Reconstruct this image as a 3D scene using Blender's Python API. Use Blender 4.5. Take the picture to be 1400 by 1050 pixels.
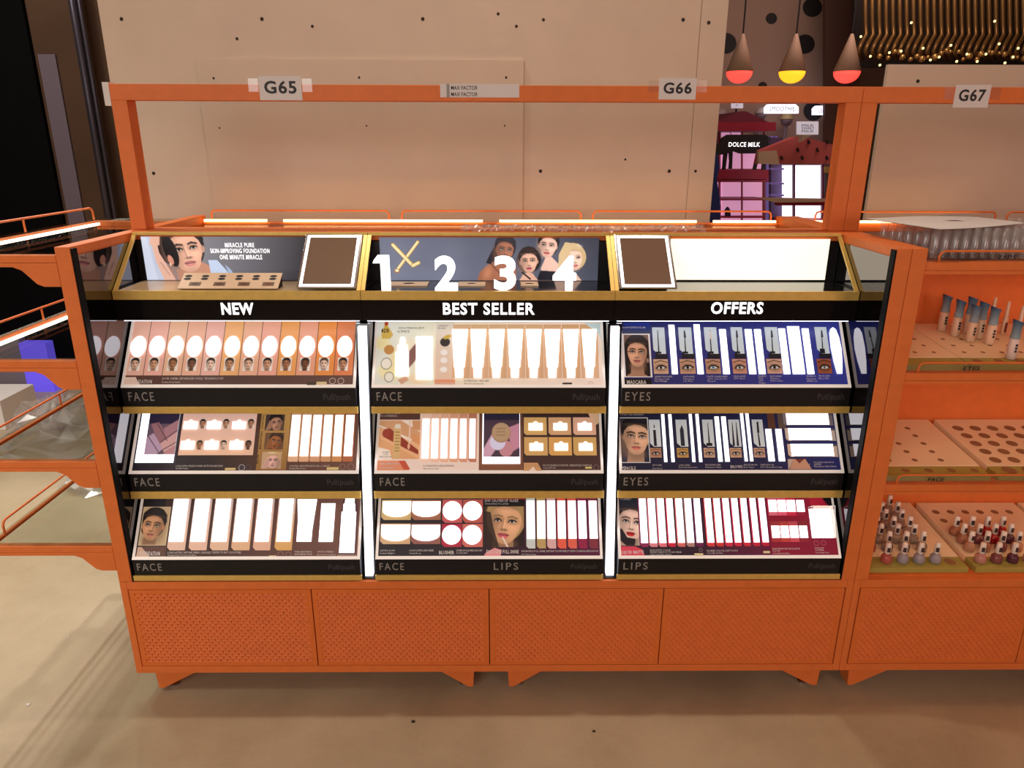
import bpy, math, random
import numpy as np
from mathutils import Vector, Matrix

# ------------------------------------------------------------------ clear
for o in list(bpy.data.objects):
    bpy.data.objects.remove(o, do_unlink=True)
scene = bpy.context.scene
COL = scene.collection
rnd = random.Random(7)

# ------------------------------------------------------------------ camera
CAM = np.array([0.0447, -1.6967, 1.5123])
_ya, _pi, _ro, FPX = -0.0101, 0.3205, 0.0031, 988.1
_R0 = np.array([math.cos(_ya), math.sin(_ya), 0.0])
_F0 = np.array([-math.sin(_ya), math.cos(_ya), 0.0])
_Z = np.array([0, 0, 1.0])
CF = math.cos(_pi) * _F0 - math.sin(_pi) * _Z
_U0 = math.sin(_pi) * _F0 + math.cos(_pi) * _Z
CR = math.cos(_ro) * _R0 + math.sin(_ro) * _U0
CU = -math.sin(_ro) * _R0 + math.cos(_ro) * _U0
cd = bpy.data.cameras.new('camera')
cam = bpy.data.objects.new('camera', cd)
COL.objects.link(cam)
cam.matrix_world = Matrix(((CR[0], CU[0], -CF[0], CAM[0]), (CR[1], CU[1], -CF[1], CAM[1]),
                           (CR[2], CU[2], -CF[2], CAM[2]), (0, 0, 0, 1)))
cd.sensor_fit = 'HORIZONTAL'
cd.sensor_width = 36.0
cd.lens = FPX / 1400.0 * 36.0
cd.clip_start = 0.02
cd.clip_end = 100
scene.camera = cam

# ------------------------------------------------------------------ world, lights, exposure
w = bpy.data.worlds.new('world')
scene.world = w
w.use_nodes = True
w.node_tree.nodes['Background'].inputs[0].default_value = (0.55, 0.36, 0.24, 1)
w.node_tree.nodes['Background'].inputs[1].default_value = 0.02
scene.view_settings.view_transform = 'Standard'
scene.view_settings.look = 'None'
scene.view_settings.gamma = 1.0
scene.view_settings.use_curve_mapping = False
scene.view_settings.exposure = 0.0


def light(name, kind, loc, energy, color, target=None, size=1.0, size_y=None, spot=60, blend=0.5):
    l = bpy.data.lights.new(name, kind)
    l.energy = energy
    l.color = color
    if kind == 'AREA':
        l.shape = 'RECTANGLE' if size_y else 'SQUARE'
        l.size = size
        if size_y:
            l.size_y = size_y
    else:
        l.shadow_soft_size = size
    if kind == 'SPOT':
        l.spot_size = math.radians(spot)
        l.spot_blend = blend
    o = bpy.data.objects.new(name, l)
    COL.objects.link(o)
    o.location = loc
    if target:
        d = Vector(target) - Vector(loc)
        o.rotation_euler = d.to_track_quat('-Z', 'Y').to_euler()
    return o


# shop ceiling lights, plus unseen fill lights added to brighten dim areas
light('fill_light_front', 'AREA', (-1.5, -4.1, 2.1), 76, (1.0, 0.96, 0.90), (-0.2, 0.4, 0.9), 3.4, 1.6)  # added low fill from the front, brightens drawers and backing board
light('fill_light_right', 'AREA', (2.5, -3.9, 1.75), 34, (1.0, 0.66, 0.56), (1.7, 0.3, 0.8), 1.4, 1.2)  # added low fill, reaches the back panel under the G67 shelves
light('ceiling_spot_over_left', 'SPOT', (-0.75, 0.55, 3.6), 70, (1.0, 0.90, 0.76), (-0.75, 0.1, 0.0), 0.06, None, 95, 0.6)
light('ceiling_spot_over_right', 'SPOT', (0.85, 0.55, 3.6), 66, (1.0, 0.88, 0.74), (0.85, 0.1, 0.0), 0.06, None, 95, 0.6)
light('ceiling_spot_rear', 'SPOT', (-1.20, 2.7, 3.5), 215, (1.0, 0.97, 0.92), (-1.4, -0.3, 0.0), 0.04, None, 62, 0.7)
light('ceiling_spot_rear_left', 'SPOT', (-1.95, 2.3, 3.5), 200, (1.0, 0.97, 0.92), (-1.6, -0.3, 0.0), 0.04, None, 62, 0.7)
light('fill_spot_left', 'SPOT', (-2.9, -1.3, 3.5), 190, (1.0, 0.93, 0.82), (-2.2, 0.9, 0.0), 0.25, None, 62, 0.9)  # added fill spot, lifts the carton and the left floor
light('fill_light_left_rear', 'AREA', (-2.7, 1.5, 3.6), 42, (1.0, 0.95, 0.88), (-2.5, 1.4, 0.0), 0.5, 0.5)  # added fill above the dim floor behind the end shelves
light('ceiling_light_shop', 'AREA', (2.6, 3.4, 3.5), 22, (1.0, 0.72, 0.62), (2.4, 4.6, 1.0), 1.2, 0.8)


# ------------------------------------------------------------------ pixel helpers (photo frame 1400 x 1050)
def ray(px, py):
    return CF + CR * ((px - 700) / FPX) - CU * ((py - 525) / FPX)


def onp(px, py, p0, n):
    d = ray(px, py)
    n = np.array(n, float)
    t = ((np.array(p0, float) - CAM) @ n) / (d @ n)
    return CAM + d * t


def atY(px, py, y):
    return onp(px, py, (0, y, 0), (0, 1, 0))


def atZ(px, py, z):
    return onp(px, py, (0, 0, z), (0, 0, 1))


# ------------------------------------------------------------------ materials
def lin(c):
    return tuple((v / 255.0 / 12.92) if v / 255.0 <= 0.04045 else ((v / 255.0 + 0.055) / 1.055) ** 2.4 for v in c)


MATS = {}


def mat(name, col, rough=0.5, metal=0.0, emis=0.0, ecol=None, spec=0.5, noise=0.0, nscale=40, bump=0.0, bscale=200):
    if name in MATS:
        return MATS[name]
    m = bpy.data.materials.new(name)
    m.use_nodes = True
    nt = m.node_tree
    b = nt.nodes['Principled BSDF']
    c = lin(col)
    b.inputs['Base Color'].default_value = (*c, 1)
    b.inputs['Roughness'].default_value = rough
    b.inputs['Metallic'].default_value = metal
    b.inputs['Specular IOR Level'].default_value = spec
    if emis:
        b.inputs['Emission Color'].default_value = (*lin(ecol or col), 1)
        b.inputs['Emission Strength'].default_value = emis
    if noise or bump:
        tc = nt.nodes.new('ShaderNodeTexCoord')
    if noise:
        n = nt.nodes.new('ShaderNodeTexNoise')
        n.inputs['Scale'].default_value = nscale
        n.inputs['Detail'].default_value = 5
        nt.links.new(tc.outputs['Object'], n.inputs['Vector'])
        r = nt.nodes.new('ShaderNodeValToRGB')
        r.color_ramp.elements[0].position = 0.3
        r.color_ramp.elements[1].position = 0.7
        r.color_ramp.elements[0].color = (*[max(0, v * (1 - noise)) for v in c], 1)
        r.color_ramp.elements[1].color = (*[min(1, v * (1 + noise)) for v in c], 1)
        nt.links.new(n.outputs['Fac'], r.inputs['Fac'])
        nt.links.new(r.outputs['Color'], b.inputs['Base Color'])
    if bump:
        n2 = nt.nodes.new('ShaderNodeTexNoise')
        n2.inputs['Scale'].default_value = bscale
        n2.inputs['Detail'].default_value = 3
        nt.links.new(tc.outputs['Object'], n2.inputs['Vector'])
        bp = nt.nodes.new('ShaderNodeBump')
        bp.inputs['Strength'].default_value = bump
        bp.inputs['Distance'].default_value = 0.01
        nt.links.new(n2.outputs['Fac'], bp.inputs['Height'])
        nt.links.new(bp.outputs['Normal'], b.inputs['Normal'])
    MATS[name] = m
    return m


def clear_mat(name, tint=(0.93, 0.95, 0.93), gloss=0.10, rough=0.03, haze=0.0):
    """clear sheet: mostly straight-through light, a little mirror reflection"""
    if name in MATS:
        return MATS[name]
    m = bpy.data.materials.new(name)
    m.use_nodes = True
    nt = m.node_tree
    nt.nodes.remove(nt.nodes['Principled BSDF'])
    out = nt.nodes['Material Output']
    t = nt.nodes.new('ShaderNodeBsdfTransparent')
    t.inputs[0].default_value = (*tint, 1)
    g = nt.nodes.new('ShaderNodeBsdfGlossy')
    g.inputs['Roughness'].default_value = rough
    mx = nt.nodes.new('ShaderNodeMixShader')
    mx.inputs[0].default_value = gloss
    nt.links.new(t.outputs[0], mx.inputs[1])
    nt.links.new(g.outputs[0], mx.inputs[2])
    if haze:
        d = nt.nodes.new('ShaderNodeBsdfDiffuse')
        d.inputs[0].default_value = (0.86, 0.80, 0.78, 1)
        m2 = nt.nodes.new('ShaderNodeMixShader')
        m2.inputs[0].default_value = haze
        nt.links.new(mx.outputs[0], m2.inputs[1])
        nt.links.new(d.outputs[0], m2.inputs[2])
        mx = m2
    nt.links.new(mx.outputs[0], out.inputs[0])
    MATS[name] = m
    return m


def print_mat(name, emis, rough=0.35, diff=0.6):
    """printed film, colours from the print itself; backlit where emis > 0"""
    if name in MATS:
        return MATS[name]
    m = bpy.data.materials.new(name)
    m.use_nodes = True
    nt = m.node_tree
    b = nt.nodes['Principled BSDF']
    a = nt.nodes.new('ShaderNodeAttribute')
    a.attribute_name = 'Col'
    mul = nt.nodes.new('ShaderNodeMix')
    mul.data_type = 'RGBA'
    mul.blend_type = 'MULTIPLY'
    mul.inputs['Factor'].default_value = 1.0
    mul.inputs['B'].default_value = (diff, diff, diff, 1)
    nt.links.new(a.outputs['Color'], mul.inputs['A'])
    nt.links.new(mul.outputs['Result'], b.inputs['Base Color'])
    nt.links.new(a.outputs['Color'], b.inputs['Emission Color'])
    b.inputs['Emission Strength'].default_value = emis
    b.inputs['Roughness'].default_value = rough
    MATS[name] = m
    return m


M_OR = mat('orange_lacquer', (226, 119, 57), 0.5, spec=0.3, noise=0.05, nscale=30, bump=0.03, bscale=900)
M_ORD = mat('orange_emboss', (224, 115, 52), 0.5, spec=0.25, noise=0.04, nscale=30)
M_BLK = mat('black_gloss', (14, 12, 14), 0.12, spec=0.6)
M_BLKM = mat('black_satin', (17, 14, 17), 0.45, spec=0.35, noise=0.08, nscale=20)
M_TRIM = mat('black_trim', (10, 9, 11), 0.6, spec=0.12)
M_MIRB = mat('black_mirror', (112, 108, 110), 0.03, 1.0)
M_GOLD = mat('brushed_gold', (224, 186, 98), 0.34, 0.35, noise=0.06, nscale=60)
M_CHROME = mat('chrome', (200, 200, 205), 0.12, 1.0)
M_MIRROR = mat('mirror_silver', (215, 208, 205), 0.02, 1.0)
M_WIN = mat('lit_window', (255, 255, 255), 0.5, emis=1.9, ecol=(246, 248, 255))
M_BAR = mat('light_bar', (255, 255, 255), 0.5, emis=3.2, ecol=(240, 243, 255))
M_LED = mat('led_strip', (255, 235, 200), 0.5, emis=5.0, ecol=(255, 208, 138))
M_LEDW = mat('led_strip_cool', (255, 240, 225), 0.5, emis=4.0, ecol=(255, 236, 220))
M_LET = mat('lit_letters', (255, 255, 255), 0.5, emis=1.6, ecol=(250, 248, 250))
M_GREY = mat('grey_lettering', (150, 145, 140), 0.5)
M_DGREY = mat('dark_grey_lettering', (70, 66, 68), 0.5)
M_WHITE = mat('white_film', (236, 232, 230), 0.4)
M_LIP = mat('white_lip', (240, 232, 225), 0.35, emis=0.30, ecol=(240, 226, 214))
M_GLASS = clear_mat('shelf_glass', (0.90, 0.93, 0.90), 0.10)
M_ACR = clear_mat('clear_acrylic', (0.95, 0.95, 0.95), 0.12)
M_PVC = clear_mat('clear_plastic_wrap', (0.96, 0.95, 0.95), 0.10, 0.22, 0.13)
M_TAPE = clear_mat('clear_tape', (0.96, 0.95, 0.95), 0.05, 0.2)
M_PAPER = mat('white_paper', (226, 218, 214), 0.7)
M_INK = mat('black_ink', (40, 36, 40), 0.6)
M_BOARD = mat('beige_board', (208, 186, 164), 0.55, noise=0.035, nscale=6, bump=0.02, bscale=60)
M_HOLE = mat('dark_hole', (45, 32, 24), 0.8)
P_TRAY = print_mat('backlit_print', 0.50)
P_HEAD = print_mat('header_print', 0.85)
P_PAP = print_mat('paper_print', 0.0)


# ------------------------------------------------------------------ object helpers
ORG = {}


def link(o, parent=None, org=(0, 0, 0)):
    COL.objects.link(o)
    org = Vector(org)
    if parent is not None:
        o.parent = parent
        o.location = org - ORG[parent.name]
    else:
        o.location = org
    ORG[o.name] = org


def tag(o, label=None, cat=None, group=None, kind=None):
    if label:
        o['label'] = label
    if cat:
        o['category'] = cat
    if group:
        o['group'] = group
    if kind:
        o['kind'] = kind
    return o


def thing(name, loc, label, cat, group=None):
    o = bpy.data.objects.new(name, None)
    o.empty_display_size = 0.05
    link(o, None, loc)
    return tag(o, label, cat, group)


class B:
    """collects world-space geometry for ONE mesh object"""

    def __init__(s):
        s.v = []
        s.f = []
        s.c = []        # per-face corner colours (or None)
        s.m = []        # per-face material slot

    def add(s, vs, fs, cols=None, mi=0):
        n = len(s.v)
        s.v += [tuple(map(float, p)) for p in vs]
        for i, f in enumerate(fs):
            s.f.append(tuple(n + k for k in f))
            s.c.append(None if cols is None else cols[i])
            s.m.append(mi)
        return s

    def box(s, x0, x1, y0, y1, z0, z1, mi=0):
        return s.add([(x0, y0, z0), (x1, y0, z0), (x1, y1, z0), (x0, y1, z0), (x0, y0, z1), (x1, y0, z1), (x1, y1, z1), (x0, y1, z1)],
                     [(0, 3, 2, 1), (4, 5, 6, 7), (0, 1, 5, 4), (1, 2, 6, 5), (2, 3, 7, 6), (3, 0, 4, 7)], mi=mi)

    def prism(s, poly, axis, a, b, mi=0):
        """poly in the two remaining axes (in x,y,z order) swept from a to b along axis"""
        def pt(p, t):
            q = [p[0], p[1]]
            q.insert(axis, t)
            return q
        n = len(poly)
        vs = [pt(p, a) for p in poly] + [pt(p, b) for p in poly]
        fs = [tuple(range(n - 1, -1, -1)), tuple(range(n, 2 * n))]
        fs += [(i, (i + 1) % n, n + (i + 1) % n, n + i) for i in range(n)]
        return s.add(vs, fs, mi=mi)

    def hexa(s, P, mi=0):
        """8 points: bottom loop 0-3, top loop 4-7"""
        return s.add(P, [(0, 3, 2, 1), (4, 5, 6, 7), (0, 1, 5, 4), (1, 2, 6, 5), (2, 3, 7, 6), (3, 0, 4, 7)], mi=mi)

    def tube(s, path, r, n=8, mi=0, closed=False):
        P = [np.array(p, float) for p in path]
        rings = []
        k = len(P)
        prev = None
        for i in range(k):
            a = P[(i - 1) % k] if (closed or i > 0) else P[i]
            b = P[(i + 1) % k] if (closed or i < k - 1) else P[i]
            t = b - a
            t /= (np.linalg.norm(t) + 1e-12)
            if prev is None:
                up = np.array([0, 0, 1.0]) if abs(t[2]) < 0.9 else np.array([1.0, 0, 0])
            else:
                up = prev
            x = np.cross(up, t)
            x /= (np.linalg.norm(x) + 1e-12)
            y = np.cross(t, x)
            prev = y
            rr = r[i] if isinstance(r, (list, tuple)) else r
            rings.append([P[i] + rr * (math.cos(2 * math.pi * j / n) * x + math.sin(2 * math.pi * j / n) * y) for j in range(n)])
        vs = [p for ring in rings for p in ring]
        fs = []
        for i in range(k if closed else k - 1):
            i2 = (i + 1) % k
            for j in range(n):
                fs.append((i * n + j, i * n + (j + 1) % n, i2 * n + (j + 1) % n, i2 * n + j))
        if not closed:
            fs.append(tuple(range(n - 1, -1, -1)))
            fs.append(tuple((k - 1) * n + j for j in range(n)))
        return s.add(vs, fs, mi=mi)

    def lathe(s, prof, c, n=16, mi=0, sy=1.0):
        vs = []
        for r, z in prof:
            for j in range(n):
                a = 2 * math.pi * j / n
                vs.append((c[0] + r * math.cos(a), c[1] + sy * r * math.sin(a), c[2] + z))
        fs = []
        k = len(prof)
        for i in range(k - 1):
            for j in range(n):
                fs.append((i * n + j, i * n + (j + 1) % n, (i + 1) * n + (j + 1) % n, (i + 1) * n + j))
        if prof[0][0] > 1e-6:
            fs.append(tuple(range(n - 1, -1, -1)))
        if prof[-1][0] > 1e-6:
            fs.append(tuple((k - 1) * n + j for j in range(n)))
        return s.add(vs, fs, mi=mi)

    def obj(s, name, m, parent=None, smooth=False, bevel=0.0, label=None, cat=None, group=None, kind=None, org=None):
        V = np.array(s.v)
        if org is None:
            mn, mx = V.min(0), V.max(0)
            org = ((mn[0] + mx[0]) / 2, (mn[1] + mx[1]) / 2, mn[2])
        me = bpy.data.meshes.new(name)
        me.from_pydata([tuple(p) for p in (V - np.array(org))], [], s.f)
        ms = m if isinstance(m, (list, tuple)) else [m]
        for mm in ms:
            me.materials.append(mm)
        if len(ms) > 1:
            me.polygons.foreach_set('material_index', s.m)
        if any(c is not None for c in s.c):
            ca = me.color_attributes.new('Col', 'FLOAT_COLOR', 'CORNER')
            arr = []
            for f, c in zip(s.f, s.c):
                if c is None:
                    arr += [0.5, 0.5, 0.5, 1] * len(f)
                elif isinstance(c[0], (tuple, list, np.ndarray)):
                    for q in c:
                        arr += [q[0], q[1], q[2], 1]
                else:
                    arr += [c[0], c[1], c[2], 1] * len(f)
            ca.data.foreach_set('color', arr)
        if smooth:
            me.polygons.foreach_set('use_smooth', [True] * len(me.polygons))
        me.update()
        o = bpy.data.objects.new(name, me)
        link(o, parent, org)
        if bevel:
            md = o.modifiers.new('bevel', 'BEVEL')
            md.width = bevel
            md.segments = 2
            md.limit_method = 'ANGLE'
        return tag(o, label, cat, group, kind)


# ---- text as flat or extruded mesh
_TXT = {}


def text_geo(s, bold=0.0, extrude=0.0, res=3, space=1.0):
    k = (s, bold, extrude, res, space)
    if k in _TXT:
        return _TXT[k]
    cu = bpy.data.curves.new('txt', 'FONT')
    cu.body = s
    cu.size = 1.0
    cu.offset = bold
    cu.extrude = extrude
    cu.resolution_u = res
    cu.space_character = space + bold * 4.0
    o = bpy.data.objects.new('txt', cu)
    COL.objects.link(o)
    dg = bpy.context.evaluated_depsgraph_get()
    me = o.evaluated_get(dg).to_mesh()
    V = np.array([v.co[:] for v in me.vertices]) if len(me.vertices) else np.zeros((1, 3))
    F = [tuple(p.vertices) for p in me.polygons]
    o.evaluated_get(dg).to_mesh_clear()
    bpy.data.objects.remove(o, do_unlink=True)
    bpy.data.curves.remove(cu)
    _TXT[k] = (V, F)
    return _TXT[k]


def put_text(b, s, org, right, up, width, height, bold=0.0, depth=0.0, res=3, shear=0.0, space=1.0):
    """text whose box starts at org (lower left), spans width along right and height along up"""
    V, F = text_geo(s, bold, 0.5 if depth else 0.0, res, space)
    mn, mx = V.min(0), V.max(0)
    org, right, up = np.array(org, float), np.array(right, float), np.array(up, float)
    nrm = np.cross(right, up)
    cap = 0.70 if mn[1] < -0.05 else max(mx[1], 0.3)
    low = 0.0 if mn[1] < -0.05 else mn[1]
    sx = width / max(mx[0] - mn[0], 1e-6)
    sy = height / max(cap - low, 1e-6)
    P = [org + right * ((v[0] - mn[0]) * sx + shear * (v[1] - low) * sy) + up * ((v[1] - low) * sy) + nrm * ((v[2] + 0.5) * depth) for v in V]
    b.add(P, F)
    return b


# ------------------------------------------------------------------ painter for flat prints (portraits, swatches)
class Cv:
    def __init__(s, w, h, bg, x0=0, y0=0, sc=1.0):
        """canvas over photo-pixel rectangle of w x h starting at (x0,y0); sc = samples per pixel"""
        s.nx, s.ny = max(3, int(w * sc) + 1), max(3, int(h * sc) + 1)
        xs = np.linspace(x0, x0 + w, s.nx)
        ys = np.linspace(y0, y0 + h, s.ny)
        s.X, s.Y = np.meshgrid(xs, ys)
        s.soft = 0.6 / sc
        s.A = np.zeros((s.ny, s.nx, 3)) + np.array(lin(bg))

    def mix(s, msk, col, a=1.0):
        m = np.clip(msk * a, 0, 1)[..., None]
        s.A = s.A * (1 - m) + np.array(lin(col)) * m

    def mell(s, cx, cy, rx, ry, rot=0, soft=None):
        c, n = math.cos(rot), math.sin(rot)
        dx, dy = s.X - cx, s.Y - cy
        u, v = (c * dx + n * dy) / rx, (-n * dx + c * dy) / ry
        d = np.sqrt(u * u + v * v)
        k = (soft if soft is not None else s.soft) / min(rx, ry)
        return np.clip((1 + k / 2 - d) / max(k, 1e-6), 0, 1)

    def ell(s, cx, cy, rx, ry, col, rot=0, soft=None, a=1.0):
        s.mix(s.mell(cx, cy, rx, ry, rot, soft), col, a)

    def mpoly(s, pts):
        acc = np.zeros_like(s.X)
        h = s.soft * 0.6
        for ox, oy in ((-h, -h), (h, -h), (-h, h), (h, h)):
            X, Y = s.X + ox, s.Y + oy
            ins = np.zeros(X.shape, bool)
            n = len(pts)
            for i in range(n):
                x1, y1 = pts[i]
                x2, y2 = pts[(i + 1) % n]
                if y1 == y2:
                    continue
                c = (Y < max(y1, y2)) & (Y >= min(y1, y2)) & (X < (x2 - x1) * (Y - y1) / (y2 - y1) + x1)
                ins ^= c
            acc += ins
        return acc / 4

    def poly(s, pts, col, a=1.0):
        s.mix(s.mpoly(pts), col, a)

    def line(s, p, q, wd, col, a=1.0, soft=None):
        px, py = q[0] - p[0], q[1] - p[1]
        L2 = px * px + py * py + 1e-9
        t = np.clip(((s.X - p[0]) * px + (s.Y - p[1]) * py) / L2, 0, 1)
        d = np.hypot(s.X - p[0] - t * px, s.Y - p[1] - t * py)
        sf = soft or s.soft
        s.mix(np.clip((wd / 2 + sf / 2 - d) / sf, 0, 1), col, a)

    def curve(s, pts, wd, col, a=1.0):
        for p, q in zip(pts[:-1], pts[1:]):
            s.line(p, q, wd, col, a)

    def grad(s, p, q, c0, c1, a=1.0):
        px, py = q[0] - p[0], q[1] - p[1]
        t = np.clip(((s.X - p[0]) * px + (s.Y - p[1]) * py) / (px * px + py * py), 0, 1)[..., None]
        g = np.array(lin(c0)) * (1 - t) + np.array(lin(c1)) * t
        s.A = s.A * (1 - a) + g * a

    def mesh(s, b, P):
        """P(px,py) -> world point"""
        ny, nx = s.ny, s.nx
        vs = [P(s.X[j, i], s.Y[j, i]) for j in range(ny) for i in range(nx)]
        fs, cs = [], []
        for j in range(ny - 1):
            for i in range(nx - 1):
                fs.append((j * nx + i, (j + 1) * nx + i, (j + 1) * nx + i + 1, j * nx + i + 1))
                cs.append([s.A[j, i], s.A[j + 1, i], s.A[j + 1, i + 1], s.A[j, i + 1]])
        b.add(vs, fs, cs)


def mul(c, k):
    return tuple(max(0, min(255, v * k)) for v in c)


def face(cv, cx, cy, s, skin, hair, lip, rot=0.0, yaw=0.0, style='back', light=1, neck=True, brow=None, bw=1.0):
    """generic portrait head; s = half height of the face"""
    c, n = math.cos(rot), math.sin(rot)

    def T(x, y):
        return (cx + s * (c * x - n * y), cy + s * (n * x + c * y))

    def E(x, y, rx, ry, col, r=0, soft=None, a=1.0):
        p = T(x, y)
        cv.ell(p[0], p[1], rx * s, ry * s, col, rot + r, None if soft is None else soft * s, a)

    def L(pts, wd, col, a=1.0):
        cv.curve([T(*p) for p in pts], wd * s, col, a)

    brow = brow or mul(hair, 0.8)
    if style == 'long':
        E(0, 0.1, 1.12, 1.35, hair)
        E(-0.75, 1.0, 0.55, 1.2, hair)
        E(0.75, 1.0, 0.55, 1.2, hair)
    elif style == 'bob':
        E(0, -0.1, 1.08, 1.12, hair)
    else:
        E(0, -0.22, 0.90, 1.10, hair)
    if neck:
        cv.poly([T(-0.42, 0.45), T(0.42, 0.45), T(0.5, 1.5), T(1.6, 2.0), T(1.8, 2.8), T(-1.8, 2.8), T(-1.6, 2.0), T(-0.5, 1.5)], mul(skin, 0.80))
        E(0.0, 0.95, 0.5, 0.28, mul(skin, 0.55), soft=0.3, a=0.7)
    # head shape
    E(-0.72 + yaw * 0.1, 0.05, 0.12, 0.2, mul(skin, 0.85)) if yaw > -0.4 else None
    E(0.72 + yaw * 0.1, 0.05, 0.12, 0.2, mul(skin, 0.85)) if yaw < 0.4 else None
    E(0, -0.18, 0.74, 0.80, skin)
    E(yaw * 0.06, 0.30, 0.60, 0.70, skin)
    E(yaw * 0.04, 0.12, 0.70, 0.62, skin)
    # modelling
    E(-light * 0.62, 0.15, 0.34, 0.85, mul(skin, 0.66), soft=0.4, a=0.65)
    E(light * 0.34 + yaw * 0.1, 0.22, 0.24, 0.22, mul(skin, 1.14), soft=0.3, a=0.7)
    E(yaw * 0.12, -0.5, 0.36, 0.2, mul(skin, 1.10), soft=0.3, a=0.6)
    E(yaw * 0.1, 0.93, 0.35, 0.14, mul(skin, 0.8), soft=0.2, a=0.5)
    for sx in (-1, 1):
        ex = sx * 0.33 + yaw * 0.17
        k = 1.0 - 0.22 * (1 if sx * yaw > 0 else 0) * abs(yaw) * 2
        E(ex, -0.06, 0.25 * k, 0.15, mul(skin, 0.68), soft=0.14, a=0.7)
        E(ex, -0.035, 0.135 * k, 0.052, (206, 198, 194))
        E(ex + yaw * 0.04, -0.045, 0.066, 0.060, (62, 40, 30))
        E(ex + yaw * 0.04, -0.045, 0.034, 0.034, (12, 8, 8))
        L([(ex - 0.17 * k, -0.015), (ex - 0.09 * k, -0.105), (ex + 0.07 * k, -0.11), (ex + 0.18 * k, -0.03 - 0.03 * (sx > 0))], 0.062, (24, 14, 12))
        L([(ex - 0.21 * k, -0.21 - 0.02 * (sx > 0)), (ex - 0.02, -0.275), (ex + 0.21 * k, -0.21 - 0.02 * (sx < 0))], 0.075 * bw, brow, 0.9)
    # nose
    nx = yaw * 0.26
    L([(yaw * 0.12 - light * 0.07, -0.15), (nx - light * 0.10, 0.28)], 0.07, mul(skin, 0.74), 0.6)
    L([(yaw * 0.12, -0.1), (nx, 0.26)], 0.07, mul(skin, 1.16), 0.7)
    E(nx, 0.37, 0.17, 0.055, mul(skin, 0.62), soft=0.07, a=0.8)
    E(nx - 0.08, 0.36, 0.035, 0.025, mul(skin, 0.35))
    E(nx + 0.08, 0.36, 0.035, 0.025, mul(skin, 0.35))
    # mouth
    mx = yaw * 0.2
    E(mx, 0.575, 0.26, 0.065, mul(lip, 0.85))
    E(mx, 0.655, 0.22, 0.085, lip)
    L([(mx - 0.25, 0.60), (mx, 0.615), (mx + 0.25, 0.60)], 0.028, mul(lip, 0.42))
    E(mx + 0.03, 0.67, 0.09, 0.025, mul(lip, 1.35), soft=0.05, a=0.7)
    # hair line
    cap = [(-0.80, 0.0), (-0.70, -0.32), (-0.52, -0.56), (-0.15, -0.70), (0.2, -0.68), (0.52, -0.54), (0.70, -0.32), (0.80, 0.0),
           (0.93, -0.35), (0.84, -0.85), (0.5, -1.2), (0.0, -1.33), (-0.5, -1.2), (-0.84, -0.85), (-0.93, -0.35)]
    cv.poly([T(*p) for p in cap], hair)
    E(0.2 * light, -1.0, 0.4, 0.12, mul(hair, 1.9), soft=0.2, a=0.4)
    E(0, -0.66, 0.6, 0.10, mul(skin, 0.62), soft=0.12, a=0.35)
    if style == 'long':
        cv.poly([T(-0.70, -0.4), T(-1.05, -0.3), T(-1.25, 1.6), T(-0.75, 1.7), T(-0.62, 0.5), T(-0.74, 0.0)], hair)
        cv.poly([T(0.70, -0.4), T(1.05, -0.3), T(1.25, 1.6), T(0.75, 1.7), T(0.62, 0.5), T(0.74, 0.0)], hair)


def eye_card(cv, x0, y0, wd, ht, skin, iris=(60, 38, 26)):
    cx, cy = x0 + wd / 2, y0 + ht * 0.58
    cv.ell(cx, cy, wd * 0.42, ht * 0.26, mul(skin, 0.62), soft=ht * 0.25, a=0.8)
    cv.ell(cx, cy, wd * 0.26, ht * 0.10, (206, 198, 192))
    cv.ell(cx, cy - ht * 0.01, wd * 0.10, ht * 0.115, iris)
    cv.ell(cx, cy - ht * 0.01, wd * 0.05, ht * 0.06, (10, 8, 8))
    cv.curve([(cx - wd * 0.32, cy + ht * 0.05), (cx - wd * 0.12, cy - ht * 0.14), (cx + wd * 0.14, cy - ht * 0.14), (cx + wd * 0.36, cy - ht * 0.02)], ht * 0.10, (22, 14, 12))
    cv.curve([(cx - wd * 0.30, cy + ht * 0.08), (cx, cy + ht * 0.16), (cx + wd * 0.3, cy + ht * 0.03)], ht * 0.03, (60, 36, 28), 0.7)
    cv.curve([(x0 + wd * 0.08, y0 + ht * 0.24), (cx, y0 + ht * 0.10), (x0 + wd * 0.95, y0 + ht * 0.22)], ht * 0.09, mul(skin, 0.38), 0.8)


# ================================================================== THE ROOM
def floor_mat():
    m = mat('screed_floor', (205, 184, 150), 0.42, noise=0.0)
    nt = m.node_tree
    b = nt.nodes['Principled BSDF']
    tc = nt.nodes.new('ShaderNodeTexCoord')
    n1 = nt.nodes.new('ShaderNodeTexNoise')
    n1.inputs['Scale'].default_value = 1.6
    n1.inputs['Detail'].default_value = 8
    n1.inputs['Roughness'].default_value = 0.65
    n2 = nt.nodes.new('ShaderNodeTexNoise')
    n2.inputs['Scale'].default_value = 120
    n2.inputs['Detail'].default_value = 4
    for n in (n1, n2):
        nt.links.new(tc.outputs['Object'], n.inputs['Vector'])
    r1 = nt.nodes.new('ShaderNodeValToRGB')
    r1.color_ramp.elements[0].position = 0.35
    r1.color_ramp.elements[1].position = 0.68
    r1.color_ramp.elements[0].color = (*lin((170, 150, 120)), 1)
    r1.color_ramp.elements[1].color = (*lin((196, 177, 146)), 1)
    nt.links.new(n1.outputs['Fac'], r1.inputs['Fac'])
    mx = nt.nodes.new('ShaderNodeMix')
    mx.data_type = 'RGBA'
    mx.blend_type = 'MULTIPLY'
    mx.inputs['Factor'].default_value = 0.16
    nt.links.new(r1.outputs['Color'], mx.inputs['A'])
    nt.links.new(n2.outputs['Color'], mx.inputs['B'])
    nt.links.new(mx.outputs['Result'], b.inputs['Base Color'])
    return m


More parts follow.
